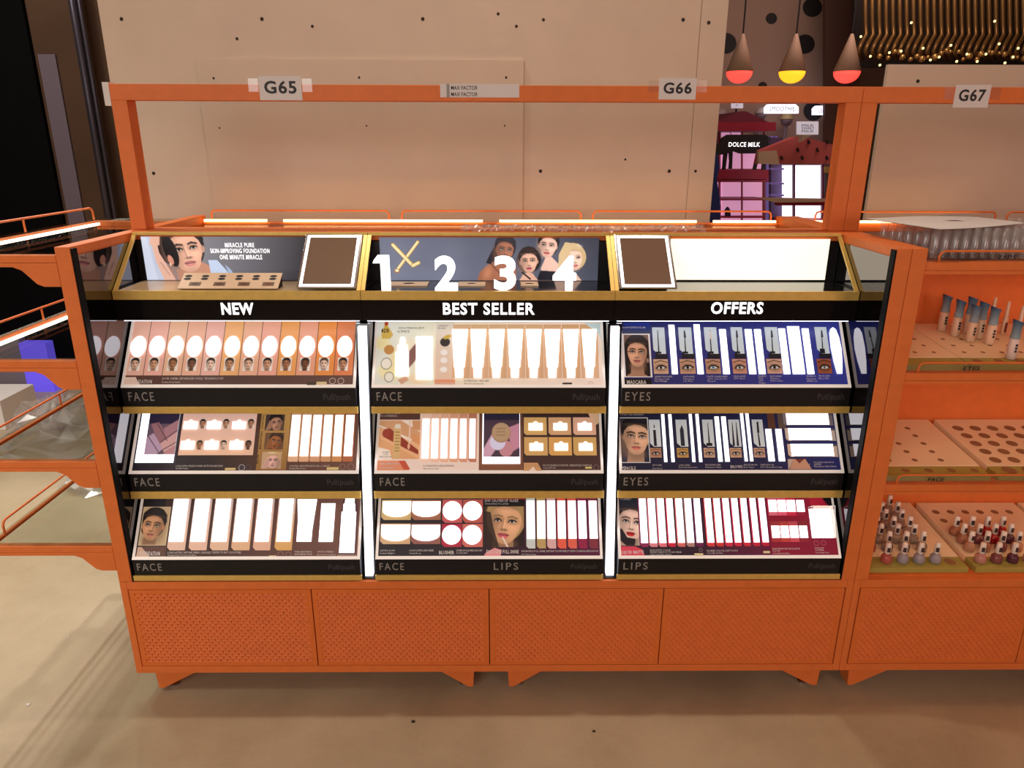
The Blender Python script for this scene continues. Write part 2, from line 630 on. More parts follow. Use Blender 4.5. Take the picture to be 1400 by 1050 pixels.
B().box(-6, 6.5, -4.5, 8.5, -0.1, 0.0).obj('floor', floor_mat(), kind='structure', label='pale beige screed shop floor')
M_CEIL = mat('ceiling_paint', (236, 214, 194), 0.8, noise=0.05, nscale=3)
B().box(-6, 6.5, -4.5, 8.5, 3.7, 3.8).obj('ceiling', M_CEIL, kind='structure', label='brown painted shop ceiling')
M_WB = mat('far_wall_paint', (150, 122, 104), 0.8, noise=0.05, nscale=3)
M_WD = mat('dark_wall_paint', (22, 18, 20), 0.75, noise=0.1, nscale=4)
B().box(-6, 6.5, 8.4, 8.5, 0, 3.7).obj('wall_back', M_WB, kind='structure', label='far end wall of the shop')
B().box(-6, -5.9, -4.5, 8.4, 0, 3.7).obj('wall_left', M_WD, kind='structure', label='dark left wall of the shop')
B().box(6.4, 6.5, -4.5, 8.4, 0, 3.7).obj('wall_right', M_WB, kind='structure', label='right wall of the shop')
B().box(-5.9, 6.4, -4.5, -4.4, 0, 3.7).obj('wall_front', M_WB, kind='structure', label='wall behind the photographer')


# ================================================================== ORANGE GONDOLA, bays G65 and G66
def emboss_mesh(x0, x1, z0, z1, y):
    """drawer front with staggered pressed dimples"""
    b = B()
    b.box(x0, x1, y + 0.0046, y + 0.018, z0, z1)
    mrg = 0.012
    nz = 23
    pz = (z1 - z0 - 2 * mrg) / nz
    nx = int((x1 - x0 - 2 * mrg) / 0.0168)
    px = (x1 - x0 - 2 * mrg) / nx
    # margin frame
    xa, xb, za, zb = x0 + mrg, x1 - mrg, z0 + mrg, z1 - mrg
    yf = y
    b.add([(x0, yf, z0), (x1, yf, z0), (x1, yf, z1), (x0, yf, z1), (xa, yf, za), (xb, yf, za), (xb, yf, zb), (xa, yf, zb),
           (x0, yf + .005, z0), (x1, yf + .005, z0), (x1, yf + .005, z1), (x0, yf + .005, z1)],
          [(0, 1, 5, 4), (1, 2, 6, 5), (2, 3, 7, 6), (3, 0, 4, 7), (1, 0, 8, 9), (2, 1, 9, 10), (3, 2, 10, 11), (0, 3, 11, 8)])
    dep = 0.0042
    for j in range(nz):
        za_ = za + j * pz
        zb_ = za_ + pz
        off = px / 2 if j % 2 else 0.0
        cells = [(xa, xa + off)] if off else []
        k = 0
        x = xa + off
        while x < xb - 1e-6:
            x2 = min(x + px, xb)
            cells.append((x, x2))
            x = x2
        for (ca, cb) in cells:
            if cb - ca < px * 0.9:
                b.add([(ca, yf, za_), (cb, yf, za_), (cb, yf, zb_), (ca, yf, zb_)], [(0, 1, 2, 3)])
                continue
            ix, iz = px * 0.16, pz * 0.14
            mxx = (ca + cb) / 2
            b.add([(ca, yf, za_), (cb, yf, za_), (cb, yf, zb_), (ca, yf, zb_),
                   (ca + ix * 1.3, yf, za_ + iz), (cb - ix * 1.3, yf, za_ + iz), (cb - ix, yf + dep, zb_ - iz * 1.6), (mxx, yf + dep, zb_ - iz), (ca + ix, yf + dep, zb_ - iz * 1.6)],
                  [(0, 1, 5, 4), (1, 2, 6, 5), (2, 3, 8, 7, 6), (3, 0, 4, 8), (4, 5, 6, 7, 8)])
    return b


def gondola_base(g, xl, xr, seams, feet):
    b = B()
    b.box(xl + 0.001, xr - 0.001, 0.022, 0.80, 0.085, 0.384)
    b.box(xl, xl + 0.0185, 0.0, 0.022, 0.085, 0.384)
    b.box(xr - 0.0185, xr, 0.0, 0.022, 0.085, 0.384)
    b.box(xl + 0.0185, xr - 0.0185, 0.0, 0.022, 0.360, 0.384)
    b.box(xl + 0.0185, xr - 0.0185, 0.0, 0.022, 0.085, 0.1065)
    b.obj('base_frame', M_OR, g, bevel=0.0012)
    first = None
    for a, c in zip(seams[:-1], seams[1:]):
        if first is None or abs((c - a) - first[1]) > 0.004:
            o = emboss_mesh(a + 0.0015, c - 0.0015, 0.1085, 0.3585, 0.001).obj('drawer_front', M_ORD, g)
            first = (o, c - a)
        else:
            o = bpy.data.objects.new('drawer_front', first[0].data)
            link(o, g, ((a + c) / 2, 0.01, 0.1085))
            o.location.y = first[0].location.y
    for (tip, top, yb) in feet:
        s = 1 if top > tip else -1
        poly = [(tip - s * 0.006, 0.0848), (top, 0.0848), (tip + s * 0.012, 0.014), (tip - s * 0.002, 0.014)]
        if s < 0:
            poly = poly[::-1]
        f = B().prism(poly, 1, 0.022, 0.075).obj('foot', M_OR, g, bevel=0.001)
        l = B().lathe([(0.013, 0.0), (0.013, 0.006), (0.006, 0.009), (0.006, 0.03), (0.0, 0.03)], (tip + s * 0.028, 0.055, 0.0005), 14)
        l.obj('levelling_screw', M_CHROME, f, smooth=False)
        f2 = B().prism(poly, 1, 0.72, 0.775).obj('foot', M_OR, g, bevel=0.001)


def rail(b, x0, x1, y, z0, h, r=0.003):
    b.tube([(x0, y, z0), (x0, y, z0 + h - 0.012), (x0 + 0.004, y, z0 + h - 0.004), (x0 + 0.012, y, z0 + h), (x1 - 0.012, y, z0 + h),
            (x1 - 0.004, y, z0 + h - 0.004), (x1, y, z0 + h - 0.012), (x1, y, z0)], r, 8)
    return b


def top_frame(g, xl, xr):
    for x in (xl, xr - 0.042):
        B().box(x, x + 0.042, 0.367, 0.417, 1.283, 1.620).obj('frame_post', M_OR, g, bevel=0.0015)
    B().box(xl, xr, 0.367, 0.417, 1.620, 1.660).obj('frame_bar', M_OR, g, bevel=0.0015)


g1 = thing('shop_gondola', (0, 0.4, 0), 'long orange display gondola holding the black makeup display, under signs G65 and G66', 'display unit')
gondola_base(g1, -1.0, 0.9995, [-0.9810, -0.4845, 0.0010, 0.4800, 0.9790],
             [(-0.955, -0.815, 0), (-0.050, -0.165, 0), (0.058, 0.175, 0), (0.953, 0.815, 0)])
for xa in (-1.0, 0.9633):
    B().box(xa, xa + 0.036, 0.0, 0.80, 0.3845, 1.283).obj('side_panel', M_OR, g1, bevel=0.0015)
B().box(-0.963, 0.963, 0.385, 0.410, 0.3845, 1.255).obj('back_panel', M_OR, g1)
B().box(-0.963, 0.963, 0.300, 0.430, 1.262, 1.283).obj('top_board', M_OR, g1, bevel=0.002)
B().box(-0.963, 0.963, 0.765, 0.80, 1.235, 1.262).obj('rear_shelf_edge', M_OR, g1, bevel=0.002)
B().box(-0.963, 0.963, 0.431, 0.764, 1.252, 1.259).obj('glass_top', M_GLASS, g1)
for a, c in ((-0.936, -0.344), (-0.301, 0.299), (0.340, 0.940)):
    rail(B(), a, c, 0.782, 1.262, 0.038).obj('wire_rail', M_OR, g1, smooth=True)
for a, c in ((-0.952, -0.746), (-0.690, -0.030), (0.026, 0.683), (0.740, 0.948)):
    B().box(a, c, 0.752, 0.763, 1.2655, 1.2725).obj('led_strip', M_LED, g1)
top_frame(g1, -1.0, 0.9995)
# loose cable seen under the middle feet
B().tube([(-0.03, 0.10, 0.03), (-0.01, 0.09, 0.024), (0.02, 0.09, 0.024), (0.045, 0.10, 0.034)], 0.0035, 8).obj('power_cable', mat('white_cable', (200, 196, 190), 0.5), g1, smooth=True)

# ---- end shelves on the left side of the gondola
for k, (zs, nm) in enumerate(((1.262, 'topmost'), (1.006, 'second from the top'), (0.738, 'third from the top'), (0.492, 'lowest'))):
    e = thing('end_shelf', (-1.17, 0.4, zs - 0.02), 'glass end shelf with orange rail left of the display, %s' % nm, 'shelf', 'end shelves on the left of the gondola')
    xo = -1.335
    f = B()
    f.box(xo, -1.0005, 0.0, 0.020, zs - 0.016, zs + 0.002)
    f.box(xo, -1.0005, 0.78, 0.80, zs - 0.016, zs + 0.002)
    f.box(xo, xo + 0.011, 0.020, 0.78, zs - 0.007, zs + 0.002)
    f.obj('shelf_frame', M_OR, e, bevel=0.0015)
    B().box(xo + 0.004, -1.0005, 0.004, 0.796, zs + 0.0022, zs + 0.0092).obj('glass_pane', M_GLASS, e)
    br = [(-1.0005, zs - 0.0165), (xo + 0.01, zs - 0.0165), (xo + 0.01, zs - 0.026), (-1.105, zs - 0.026), (-1.085, zs - 0.034), (-1.055, zs - 0.066), (-1.040, zs - 0.072), (-1.0005, zs - 0.072)]
    for ya in (0.0, 0.782):
        B().prism(br, 1, ya, ya + 0.018).obj('bracket', M_OR, e, bevel=0.001)
    zr = zs + 0.0095
    B().tube([(xo + 0.018, 0.055, zr), (xo + 0.018, 0.055, zr + 0.024), (xo + 0.018, 0.060, zr + 0.033), (xo + 0.018, 0.070, zr + 0.037), (xo + 0.018, 0.745, zr + 0.037),
              (xo + 0.018, 0.755, zr + 0.033), (xo + 0.018, 0.760, zr + 0.024), (xo + 0.018, 0.760, zr)], 0.0032, 8).obj('wire_rail', M_OR, e, smooth=True)
    B().tube([(xo + 0.018, 0.40, zr), (xo + 0.018, 0.40, zr + 0.036)], 0.0028, 8).obj('rail_post', M_OR, e, smooth=True)
    if k < 2:
        B().box(xo + 0.022, xo + 0.030, 0.03, 0.77, zs - 0.010, zs - 0.002).obj('led_strip', M_LEDW, e)

# ================================================================== ORANGE GONDOLA, bay G67
g2 = thing('shop_gondola', (1.55, 0.4, 0), 'orange gondola with open shelves of nail products, sign G67 on its top bar', 'display unit')
gondola_base(g2, 1.0005, 2.6, [1.0210, 1.5035, 2.04, 2.578], [(1.047, 1.187, 0), (2.55, 2.41, 0)])
for xa in (1.0005, 2.5635):
    B().box(xa, xa + 0.0365, 0.0, 0.80, 0.3845, 1.283).obj('side_panel', M_OR, g2, bevel=0.0015)
B().box(1.0375, 2.563, 0.360, 0.410, 0.3845, 1.228).obj('back_panel', M_OR, g2)
top_frame(g2, 1.0005, 2.6)
B().box(1.0375, 2.563, 0.765, 0.80, 1.235, 1.262).obj('rear_shelf_edge', M_OR, g2, bevel=0.002)
for a, c in ((1.09, 1.70), (1.74, 2.35)):
    rail(B(), a, c, 0.782, 1.262, 0.038).obj('wire_rail', M_OR, g2, smooth=True)
B().box(1.05, 1.62, 0.752, 0.763, 1.2655, 1.2725).obj('led_strip', M_LED, g2)
M_LEDS = mat('shelf_led', (255, 235, 200), 0.5, emis=7.5, ecol=(255, 222, 175))
for zf, nm, word, wx, wz in ((1.249, 'topmost', 'LIPS', 1.220, 1.262), (0.973, 'middle upper', 'EYES', 1.190, 0.986), (0.666, 'lower', 'FACE', 1.158, 0.677)):
    s = thing('gondola_shelf', (1.8, 0.2, zf - 0.02), 'orange gondola shelf in bay G67 with clear front strip reading %s' % word, 'shelf', 'shelves of bay G67')
    B().box(1.038, 2.563, 0.012, 0.3595, zf - 0.020, zf).obj('shelf_board', M_OR, s, bevel=0.002)
    B().box(1.05, 2.55, 0.026, 0.036, zf - 0.0265, zf - 0.0205).obj('led_strip', M_LEDS, s)
    B().box(1.038, 2.563, 0.012, 0.024, zf - 0.0285, zf - 0.0202).obj('shelf_lip', M_OR, s)
    rail(B(), 1.075, 1.72, 0.016, zf, 0.026, 0.0028).obj('wire_rail', M_OR, s, smooth=True)
    st = B().box(1.039, 2.50, 0.022, 0.025, zf + 0.0002, zf + 0.020).obj('label_strip', M_ACR, s)
    t = B()
    put_text(t, word, (wx, 0.0212, zf + 0.005), (1, 0, 0), (0, 0, 1), 0.042, 0.011, 0.02, shear=0.25)
    t.obj('lettering', M_INK, st)

# ================================================================== PAPER SIGNS on the top bars
def paper_sign(px0, py0, px1, py1, txt, label):
    y = 0.3662
    a, c = atY(px0, py1, y), atY(px1, py0, y)
    root = B().box(a[0], c[0], y - 0.0004, y + 0.0004, a[2], c[2]).obj('paper_sign', M_PAPER, None, label=label, cat='sign', group='bay number signs')
    wd, ht = c[0] - a[0], c[2] - a[2]
    t = B()
    put_text(t, txt, (a[0] + wd * 0.12, y - 0.0008, a[2] + ht * 0.27), (1, 0, 0), (0, 0, 1), wd * 0.76, ht * 0.54, 0.028)
    t.obj('lettering', M_INK, root)
    for sx in (a[0] - 0.028, c[0] + 0.002):
        B().box(sx, sx + 0.026, y - 0.0002, y + 0.0003, a[2] + ht * 0.35, a[2] + ht * 0.9).obj('clear_tape', M_TAPE, root)
    return root


paper_sign(356, 104, 411, 137, 'G65', 'white paper sign reading G65 taped to the orange top bar')
paper_sign(900, 107, 953, 136, 'G66', 'white paper sign reading G66 taped to the orange top bar')
paper_sign(1302, 116, 1356, 147, 'G67', 'white paper sign reading G67 taped to the orange top bar')
y = 0.3662
a, c = atY(602, 133, y), atY(710, 115, y)
root = B().box(a[0], c[0], y - 0.0004, y + 0.0004, a[2], c[2]).obj('name_strip', M_PAPER, None, label='narrow white paper strip printed with a brand name twice on the top bar', cat='label')
q = atY(612, 133, y)
B().box(a[0] + 0.017, a[0] + 0.025, y - 0.0007, y - 0.0005, a[2], c[2]).obj('grey_mark', M_GREY, root)
t = B()
hh = (c[2] - a[2])
for f in (0.56, 0.08):
    put_text(t, 'MAX FACTOR', (a[0] + 0.029, y - 0.0009, a[2] + hh * f), (1, 0, 0), (0, 0, 1), 0.070, hh * 0.30, 0.012)
t.obj('lettering', M_INK, root)
# strip of paper tape at the upper left corner of the frame
B().box(-1.016, -0.9995, 0.366, 0.400, 1.606, 1.664).obj('paper_tape', M_PAPER, None, label='short strip of white paper tape on the left corner of the top frame', cat='tape')

# ================================================================== BEIGE BOARDS BEHIND
yb = 0.90
bd = B().box(-1.262, 0.68, yb, yb + 0.018, 0.0, 2.45).obj('backing_board', M_BOARD, None, label='tall beige backing board with screw holes behind bays G65 and G66', cat='board')
B().box(0.6805, 0.765, yb - 0.006, yb + 0.018, 0.0, 2.45).obj('edge_strip', M_BOARD, bd)
B().box(-0.968, 0.106, yb - 0.010, yb - 0.0003, 0.6, 1.774).obj('inner_panel', mat('beige_panel', (206, 183, 160), 0.5, noise=0.03, nscale=6), bd)
for (px, py, r) in ((166, 26, .006), (324, 53, .005), (358, 26, .006), (427, 36, .005), (578, 26, .006), (706, 36, .005), (934, 27, .006), (969, 31, .006), (210, 237, .006),
                    (743, 27, .005), (739, 234, .006), (915, 234, .006), (855, 218, .004), (681, 19, .005), (951, 234, .005), (292, 107, .004), (491, 106, .004), (692, 106, .004), (501, 172, .003), (690, 172, .003), (300, 175, .003)):
    p = atY(px, py, yb)
    inn = -0.968 < p[0] < 0.106 and p[2] < 1.774
    yy = yb - (0.0104 if inn else (0.0064 if p[0] > 0.68 else 0.0004))
    p = atY(px, py, yy)
    b = B()
    b.add([(p[0] + r * math.cos(t), yy, p[2] + r * math.sin(t)) for t in np.linspace(0, 2 * math.pi, 12, endpoint=False)] + [(p[0], yy, p[2])],
          [((i + 1) % 12, i, 12) for i in range(12)])
    b.obj('screw_hole', M_HOLE, bd)
bd2 = B().box(1.317, 3.4, yb, yb + 0.018, 0.0, 1.767).obj('backing_board', M_BOARD, None, label='lower beige backing board behind bay G67', cat='board')
p = atY(1255, 111, yb - 0.0004)
b = B()
b.add([(p[0] + .006 * math.cos(t), yb - 0.0004, p[2] + .006 * math.sin(t)) for t in np.linspace(0, 2 * math.pi, 12, endpoint=False)] + [(p[0], yb - 0.0004, p[2])],
      [((i + 1) % 12, i, 12) for i in range(12)])
b.obj('screw_hole', M_HOLE, bd2)
# ================================================================== BLACK MAKEUP DISPLAY in the gondola
D = thing('makeup_display', (0, 0.2, 0.385), 'black and gold illuminated makeup display with three columns of pull-out trays', 'display')
B().box(-0.9625, 0.9628, 0.335, 0.360, 0.386, 1.255).obj('back_board', M_BLKM, D)
B().box(-0.9625, 0.9628, 0.010, 0.334, 0.3852, 0.388).obj('bottom_plate', M_BLKM, D)
for s, x0 in ((1, -0.9628), (-1, 0.9598)):
    B().box(x0, x0 + 0.003, 0.0215, 0.334, 0.3885, 1.2615).obj('mirror_liner', M_MIRB, D)
    xt = -0.9628 if s > 0 else 0.9588
    B().box(xt, xt + 0.004, -0.001, 0.021, 0.3885, 1.279).obj('side_trim', M_TRIM, D, bevel=0.001)
B().box(-0.9628, -0.9588, -0.001, 0.0155, 0.386, 0.3884).obj('corner_trim', M_BLKM, D)

COLS = [(-0.955, -0.346), (-0.304, 0.308), (0.351, 0.954)]
ROWS = [(0.095, 0.907, 0.856, 0.837), (0.060, 0.677, 0.627, 0.606), (0.003, 0.451, 0.4045, 0.3890)]
TA = math.radians(36)
TS, TC = math.sin(TA), math.cos(TA)
TN = np.array([0, -TC, TS])


class Tray:
    def __init__(s, r, c, label, word):
        s.y0, s.z0, s.zf, s.zg = ROWS[r]
        s.u0, s.u1 = COLS[c]
        s.len = 0.192 if r == 0 else 0.200
        s.layer = 0
        yt, zt = s.y0 + s.len * TS, s.z0 + s.len * TC
        poly = [(s.y0 + 0.001, s.zg), (s.y0 + 0.001, s.z0 - 0.0005), (yt, zt - 0.0005), (yt + 0.05, zt - 0.0005), (yt + 0.05, s.zg)]
        s.o = B().prism(poly, 0, s.u0, s.u1).obj('pull_tray', M_BLKM, D, label=label)
        B().box(s.u0, s.u1, s.y0 - 0.001, s.y0 + 0.0008, s.zf, s.z0 - 0.0006).obj('fascia', M_BLKM, s.o)
        B().box(s.u0 - 0.003, s.u1 + 0.003, s.y0 - 0.005, s.y0 + 0.0006, s.zg, s.zf - 0.0003).obj('gold_strip', M_GOLD, s.o, bevel=0.0006)
        # white rim round the printed face
        b = B()
        for (ua, ub, va, vb) in ((s.u0, s.u1, 0, 0.0085), (s.u0, s.u0 + 0.007, 0.0085, s.len), (s.u1 - 0.007, s.u1, 0.0085, s.len)):
            b.hexa([s.P(ua, va, 0), s.P(ub, va, 0), s.P(ub, vb, 0), s.P(ua, vb, 0), s.P(ua, va, .003), s.P(ub, va, .003), s.P(ub, vb, .003), s.P(ua, vb, .003)])
        b.obj('white_rim', M_LIP, s.o)
        s.g = B()
        s.words(word)

    def P(s, u, v, w):
        return (u, s.y0 + v * TS - w * TC, s.z0 + v * TC + w * TS)

    def uv(s, px, py):
        p = onp(px, py, (0, s.y0, s.z0), TN)
        return p[0], (p[1] - s.y0) / TS

    def rect_uv(s, x0, x1, yt, yb):
        u0, v0 = s.uv(x0, yb)
        u1, _ = s.uv(x1, yb)
        _, v1 = s.uv((x0 + x1) / 2, yt)
        return u0, u1, v0, min(v1, s.len)

    def words(s, word):
        for wd, uo in word:
            t = B()
            put_text(t, wd, (s.u0 + uo, s.y0 - 0.0016, s.zf + (s.z0 - s.zf) * 0.30), (1, 0, 0), (0, 0, 1), 0.0165 * len(wd), (s.z0 - s.zf) * 0.48, 0.006, space=1.28)
            t.obj('category_lettering', M_GREY, s.o)
        t = B()
        put_text(t, 'Pull/push', (s.u1 - 0.085, s.y0 - 0.0016, s.zf + (s.z0 - s.zf) * 0.36), (1, 0, 0), (0, 0, 1), 0.070, (s.z0 - s.zf) * 0.34)
        t.obj('pull_push_lettering', M_DGREY, s.o)

    # ---- print layers
    def lay(s):
        s.layer += 1
        return 0.0012 + 0.00010 * s.layer

    def poly(s, pts, col):
        w_ = s.lay()
        vs = []
        for p in pts:
            u, v = s.uv(*p)
            vs.append(s.P(min(max(u, s.u0 + .0065), s.u1 - .0065), min(v, s.len), w_))
        s.g.add(vs, [tuple(range(len(vs)))], [lin(col)])

    def bg(s, *cols):
        """vertical blend left->right over the whole printed face"""
        w_ = s.lay()
        n = len(cols)
        ua, ub = s.u0 + 0.0068, s.u1 - 0.0068
        for i in range(n - 1):
            a, b_ = ua + (ub - ua) * i / (n - 1), ua + (ub - ua) * (i + 1) / (n - 1)
            c0, c1 = lin(cols[i]), lin(cols[i + 1])
            s.g.add([s.P(a, 0.008, w_), s.P(b_, 0.008, w_), s.P(b_, s.len, w_), s.P(a, s.len, w_)], [(0, 1, 2, 3)], [[c0, c1, c1, c0]])

    def rect(s, x0, x1, yt, yb, col, top=None, cut=0.0, cutr=0.0):
        u0, u1, v0, v1 = s.rect_uv(x0, x1, yt, yb)
        u0, u1 = max(u0, s.u0 + .0065), min(u1, s.u1 - .0065)
        w_ = s.lay()
        pts = []
        if cut:
            pts += [(u0, v0 + cut), (u0 + cut, v0)]
        else:
            pts += [(u0, v0)]
        pts += [(u1, v0), (u1, v1), (u0, v1)]
        c0, c1 = lin(col), lin(top or col)
        s.g.add([s.P(u, v, w_) for u, v in pts], [tuple(range(len(pts)))], [[c0] * (len(pts) - 2) + [c1, c1]])

    def circ(s, cx, cy, r, col, ry=None):
        u, v = s.uv(cx, cy)
        ru = abs(s.uv(cx + r, cy)[0] - u)
        rv = ru if ry is None else ry
        w_ = s.lay()
        s.g.add([s.P(u + ru * math.cos(t), v + rv * math.sin(t), w_) for t in np.linspace(0, 2 * math.pi, 20, endpoint=False)], [tuple(range(20))], [lin(col)])

    def ring(s, cx, cy, r, col):
        u, v = s.uv(cx, cy)
        ru = abs(s.uv(cx + r, cy)[0] - u)
        w_ = s.lay()
        n = 18
        T_ = np.linspace(0, 2 * math.pi, n, endpoint=False)
        vs = [s.P(u + ru * math.cos(t), v + ru * math.sin(t), w_) for t in T_] + [s.P(u + ru * .84 * math.cos(t), v + ru * .84 * math.sin(t), w_) for t in T_]
        s.g.add(vs, [(i, (i + 1) % n, n + (i + 1) % n, n + i) for i in range(n)], [lin(col)] * n)

    def pic(s, cv, x0, x1, yt, yb, name='portrait_print', label=None, w=None):
        u0, u1, v0, v1 = s.rect_uv(x0, x1, yt, yb)
        u0, u1 = max(u0, s.u0 + .0068), min(u1, s.u1 - .0068)
        X0, X1, Y0, Y1 = cv.X.min(), cv.X.max(), cv.Y.min(), cv.Y.max()
        w_ = s.lay() + 0.0002 if w is None else w
        b = B()
        cv.mesh(b, lambda x, y: s.P(u0 + (u1 - u0) * (x - X0) / (X1 - X0), v1 - (v1 - v0) * (y - Y0) / (Y1 - Y0), w_))
        return b.obj(name, P_TRAY, s.o, label=label)

    def win_uv(s, pts, name='light_window', m=None, th=0.0016):
        n = len(pts)
        b = B()
        vs = [s.P(u, v, 0.0035) for u, v in pts] + [s.P(u, v, 0.0035 + th) for u, v in pts]
        b.add(vs, [tuple(range(n - 1, -1, -1)), tuple(range(n, 2 * n))] + [(i, (i + 1) % n, n + (i + 1) % n, n + i) for i in range(n)])
        return b.obj(name, m or M_WIN, s.o)

    def win(s, x0, x1, yt, yb):
        u0, u1, v0, v1 = s.rect_uv(x0 + .35, x1 - .35, yt, yb)
        return s.win_uv([(u0, v0), (u1, v0), (u1, v1), (u0, v1)])

    def winp(s, pts):
        q = [s.uv(*p) for p in pts]
        ar = sum(q[i][0] * q[(i + 1) % len(q)][1] - q[(i + 1) % len(q)][0] * q[i][1] for i in range(len(q)))
        return s.win_uv(q if ar > 0 else q[::-1])

    def wino(s, cx, cy, rx, ry=None):
        u, v = s.uv(cx, cy)
        ru = abs(s.uv(cx + rx, cy)[0] - u)
        rv = ru if ry is None else abs(s.uv(cx, cy - ry)[1] - v)
        return s.win_uv([(u + ru * math.cos(t), v + rv * math.sin(t)) for t in np.linspace(0, 2 * math.pi, 28, endpoint=False)])

    def wint(s, x0, x1, yt, yb, bump=2.2):
        """window with a small hump on its upper edge"""
        u0, u1, v0, v1 = s.rect_uv(x0, x1, yt, yb)
        m, r = (u0 + u1) / 2, (u1 - u0) * 0.16
        return s.win_uv([(u0, v0), (u1, v0), (u1, v1), (m + r, v1)] + [(m + r * math.cos(t), v1 + r * 0.8 * math.sin(t)) for t in np.linspace(0.3, math.pi - 0.3, 6)] + [(m - r, v1), (u0, v1)])

    def wind(s, x0, x1, yt, yb):
        """window with a straight upper edge and a bowed lower edge"""
        u0, u1, v0, v1 = s.rect_uv(x0, x1, yt, yb)
        k = v0 + (v1 - v0) * 0.42
        m = (u0 + u1) / 2
        return s.win_uv([(m + (u1 - u0) / 2 * math.cos(t), k + (k - v0) * math.sin(t)) for t in np.linspace(math.pi, 2 * math.pi, 13)] + [(u1, v1), (u0, v1)])

    def text(s, lines, m=None, bold=0.0, name='small_print'):
        """lines: (string, px left, px right, baseline py, height px)"""
        for (st, x0, x1, yb, h) in lines:
            b = B()
            u0, v0 = s.uv(x0, yb)
            u1, _ = s.uv(x1, yb)
            _, v1 = s.uv(x0, yb - h)
            put_text(b, st, s.P(u0, v0, 0.0034), (1, 0, 0), (0, TS, TC), u1 - u0, v1 - v0, min(bold, 0.012) if name == 'small_print' else bold, res=1)
            b.obj(name, m or M_WHITE, s.o)

    def done(s):
        s.g.obj('printed_face', P_TRAY, s.o)


SK = [(224, 176, 148), (206, 150, 116), (170, 112, 78), (120, 74, 50), (236, 194, 170), (190, 134, 100)]
HR = [(28, 20, 18), (40, 26, 20), (70, 46, 30), (22, 16, 16)]
M_DINK = mat('dark_print_ink', (52, 38, 34), 0.6)


def mini(tr, cx, cy, wd, ht, k, bgc=(236, 220, 206)):
    cv = Cv(wd, ht, bgc, 0, 0, 1.4)
    face(cv, wd / 2, ht * 0.46, ht * 0.36, SK[k % 6], HR[k % 4], mul(SK[k % 6], 0.75), 0, 0, 'back', 1)
    tr.pic(cv, cx - wd / 2, cx + wd / 2, cy - ht / 2, cy + ht / 2, 'swatch_portrait')


# ------------------------------------------------ tray 1: ovals
t = Tray(0, 0, 'upper left tray, row of twelve lit ovals over skin tone strips', [('FACE', 0.016)])
t.bg((92, 60, 50), (84, 58, 52), (104, 74, 66))
cols = [(226, 172, 150), (228, 168, 150), (226, 176, 144), (226, 170, 142), (228, 172, 156), (232, 170, 112), (228, 170, 138), (230, 164, 140), (230, 158, 92), (228, 158, 128), (230, 142, 72), (220, 128, 82)]
for i in range(12):
    xa = 170.2 + 26.05 * i
    t.rect(xa, xa + 26.05 - 0.9, 436, 513.5, cols[i], mul(cols[i], 1.04))
t.poly([(168, 527), (192, 527), (186, 516), (172, 516)], (226, 190, 170))
for i in range(12):
    t.wino(190.2 + 25.6 * i, 474.3, 10.2, 14.2)
    mini(t, 183.6 + 25.9 * i, 498.5, 14.5, 18, i)
t.text([('FOUNDATION', 178, 208, 525, 5.5)], bold=0.018, name='product_lettering')
t.text([('24 HR WEAR, ADVANCED HOLD TECHNOLOGY', 222, 306, 519.5, 3.0), ('Facefinity All Day Flawless', 222, 247, 524, 2.4)])
t.rect(420, 432, 523, 527, (70, 60, 50)); t.rect(433, 447, 522.5, 526.5, (214, 188, 140))
t.ring(455, 521.5, 4.4, (214, 190, 176)); t.ring(466.5, 521.5, 4.4, (214, 190, 176))
t.done()

# ------------------------------------------------ tray 2: serum and tubes
t = Tray(0, 1, 'upper middle tray, lit serum bottle and eight lit tubes on cream print', [('FACE', 0.012)])
t.bg((238, 222, 190), (240, 224, 196), (244, 220, 200), (244, 222, 206))
cv = Cv(88, 89, (232, 220, 188), 0, 0, 1.1)
cv.grad((0, 0), (88, 20), (222, 222, 210), (236, 228, 200))
for (x, y, rx, ry, cc) in ((8, 30, 12, 9, (238, 220, 150)), (20, 70, 16, 10, (242, 224, 160)), (60, 80, 14, 7, (244, 216, 176)), (52, 40, 18, 16, (240, 226, 196)), (30, 50, 8, 14, (236, 214, 150)), (80, 60, 8, 20, (240, 214, 190))):
    cv.ell(x, y, rx, ry, cc, 0.3, 6, 0.8)
cv.poly([(6, 16), (12, 2), (20, 12), (24, 18), (20, 24), (8, 24)], (206, 168, 60))
cv.ell(13, 3, 3, 3, (180, 70, 30))
cv.ell(19, 39, 7.5, 6.5, (196, 138, 74))
for (x, y, r) in ((16, 58, 8), (21, 76, 7)):
    cv.ell(x, y, r, r, (90, 80, 66)); cv.ell(x, y, r - 0.9, r - 0.9, (240, 230, 212))
cv.poly([(48, 42), (60, 28), (64, 30), (62, 50), (48, 66)], (134, 92, 84))
cv.poly([(34, 80), (46, 74), (50, 80), (40, 86)], (214, 160, 130))
t.pic(cv, 508.5, 594, 440, 529, 'serum_print')
cv = Cv(25, 89, (232, 206, 180), 0, 0, 1.1)
cv.grad((0, 0), (0, 89), (226, 214, 196), (238, 200, 172))
cv.ell(13, 32, 7, 7, (56, 48, 46)); cv.ell(16, 24, 6, 3, (206, 168, 60), -0.4)
for y in (48, 60, 74):
    cv.ell(12, y, 5, 4.4, (250, 240, 232))
t.pic(cv, 594.4, 619, 440, 519, 'claims_print')
t.rect(594, 622, 519, 528, (240, 170, 130), (236, 150, 110))
tc_ = [(214, 172, 128), (212, 170, 124), (210, 168, 122), (208, 166, 120), (212, 166, 120), (208, 160, 114), (206, 158, 110), (204, 156, 108)]
tops = [(618.5, 640), (643.6, 665), (668.8, 690), (694, 715), (719.4, 740.3), (744.4, 765.8), (769.6, 791), (795, 815.4)]
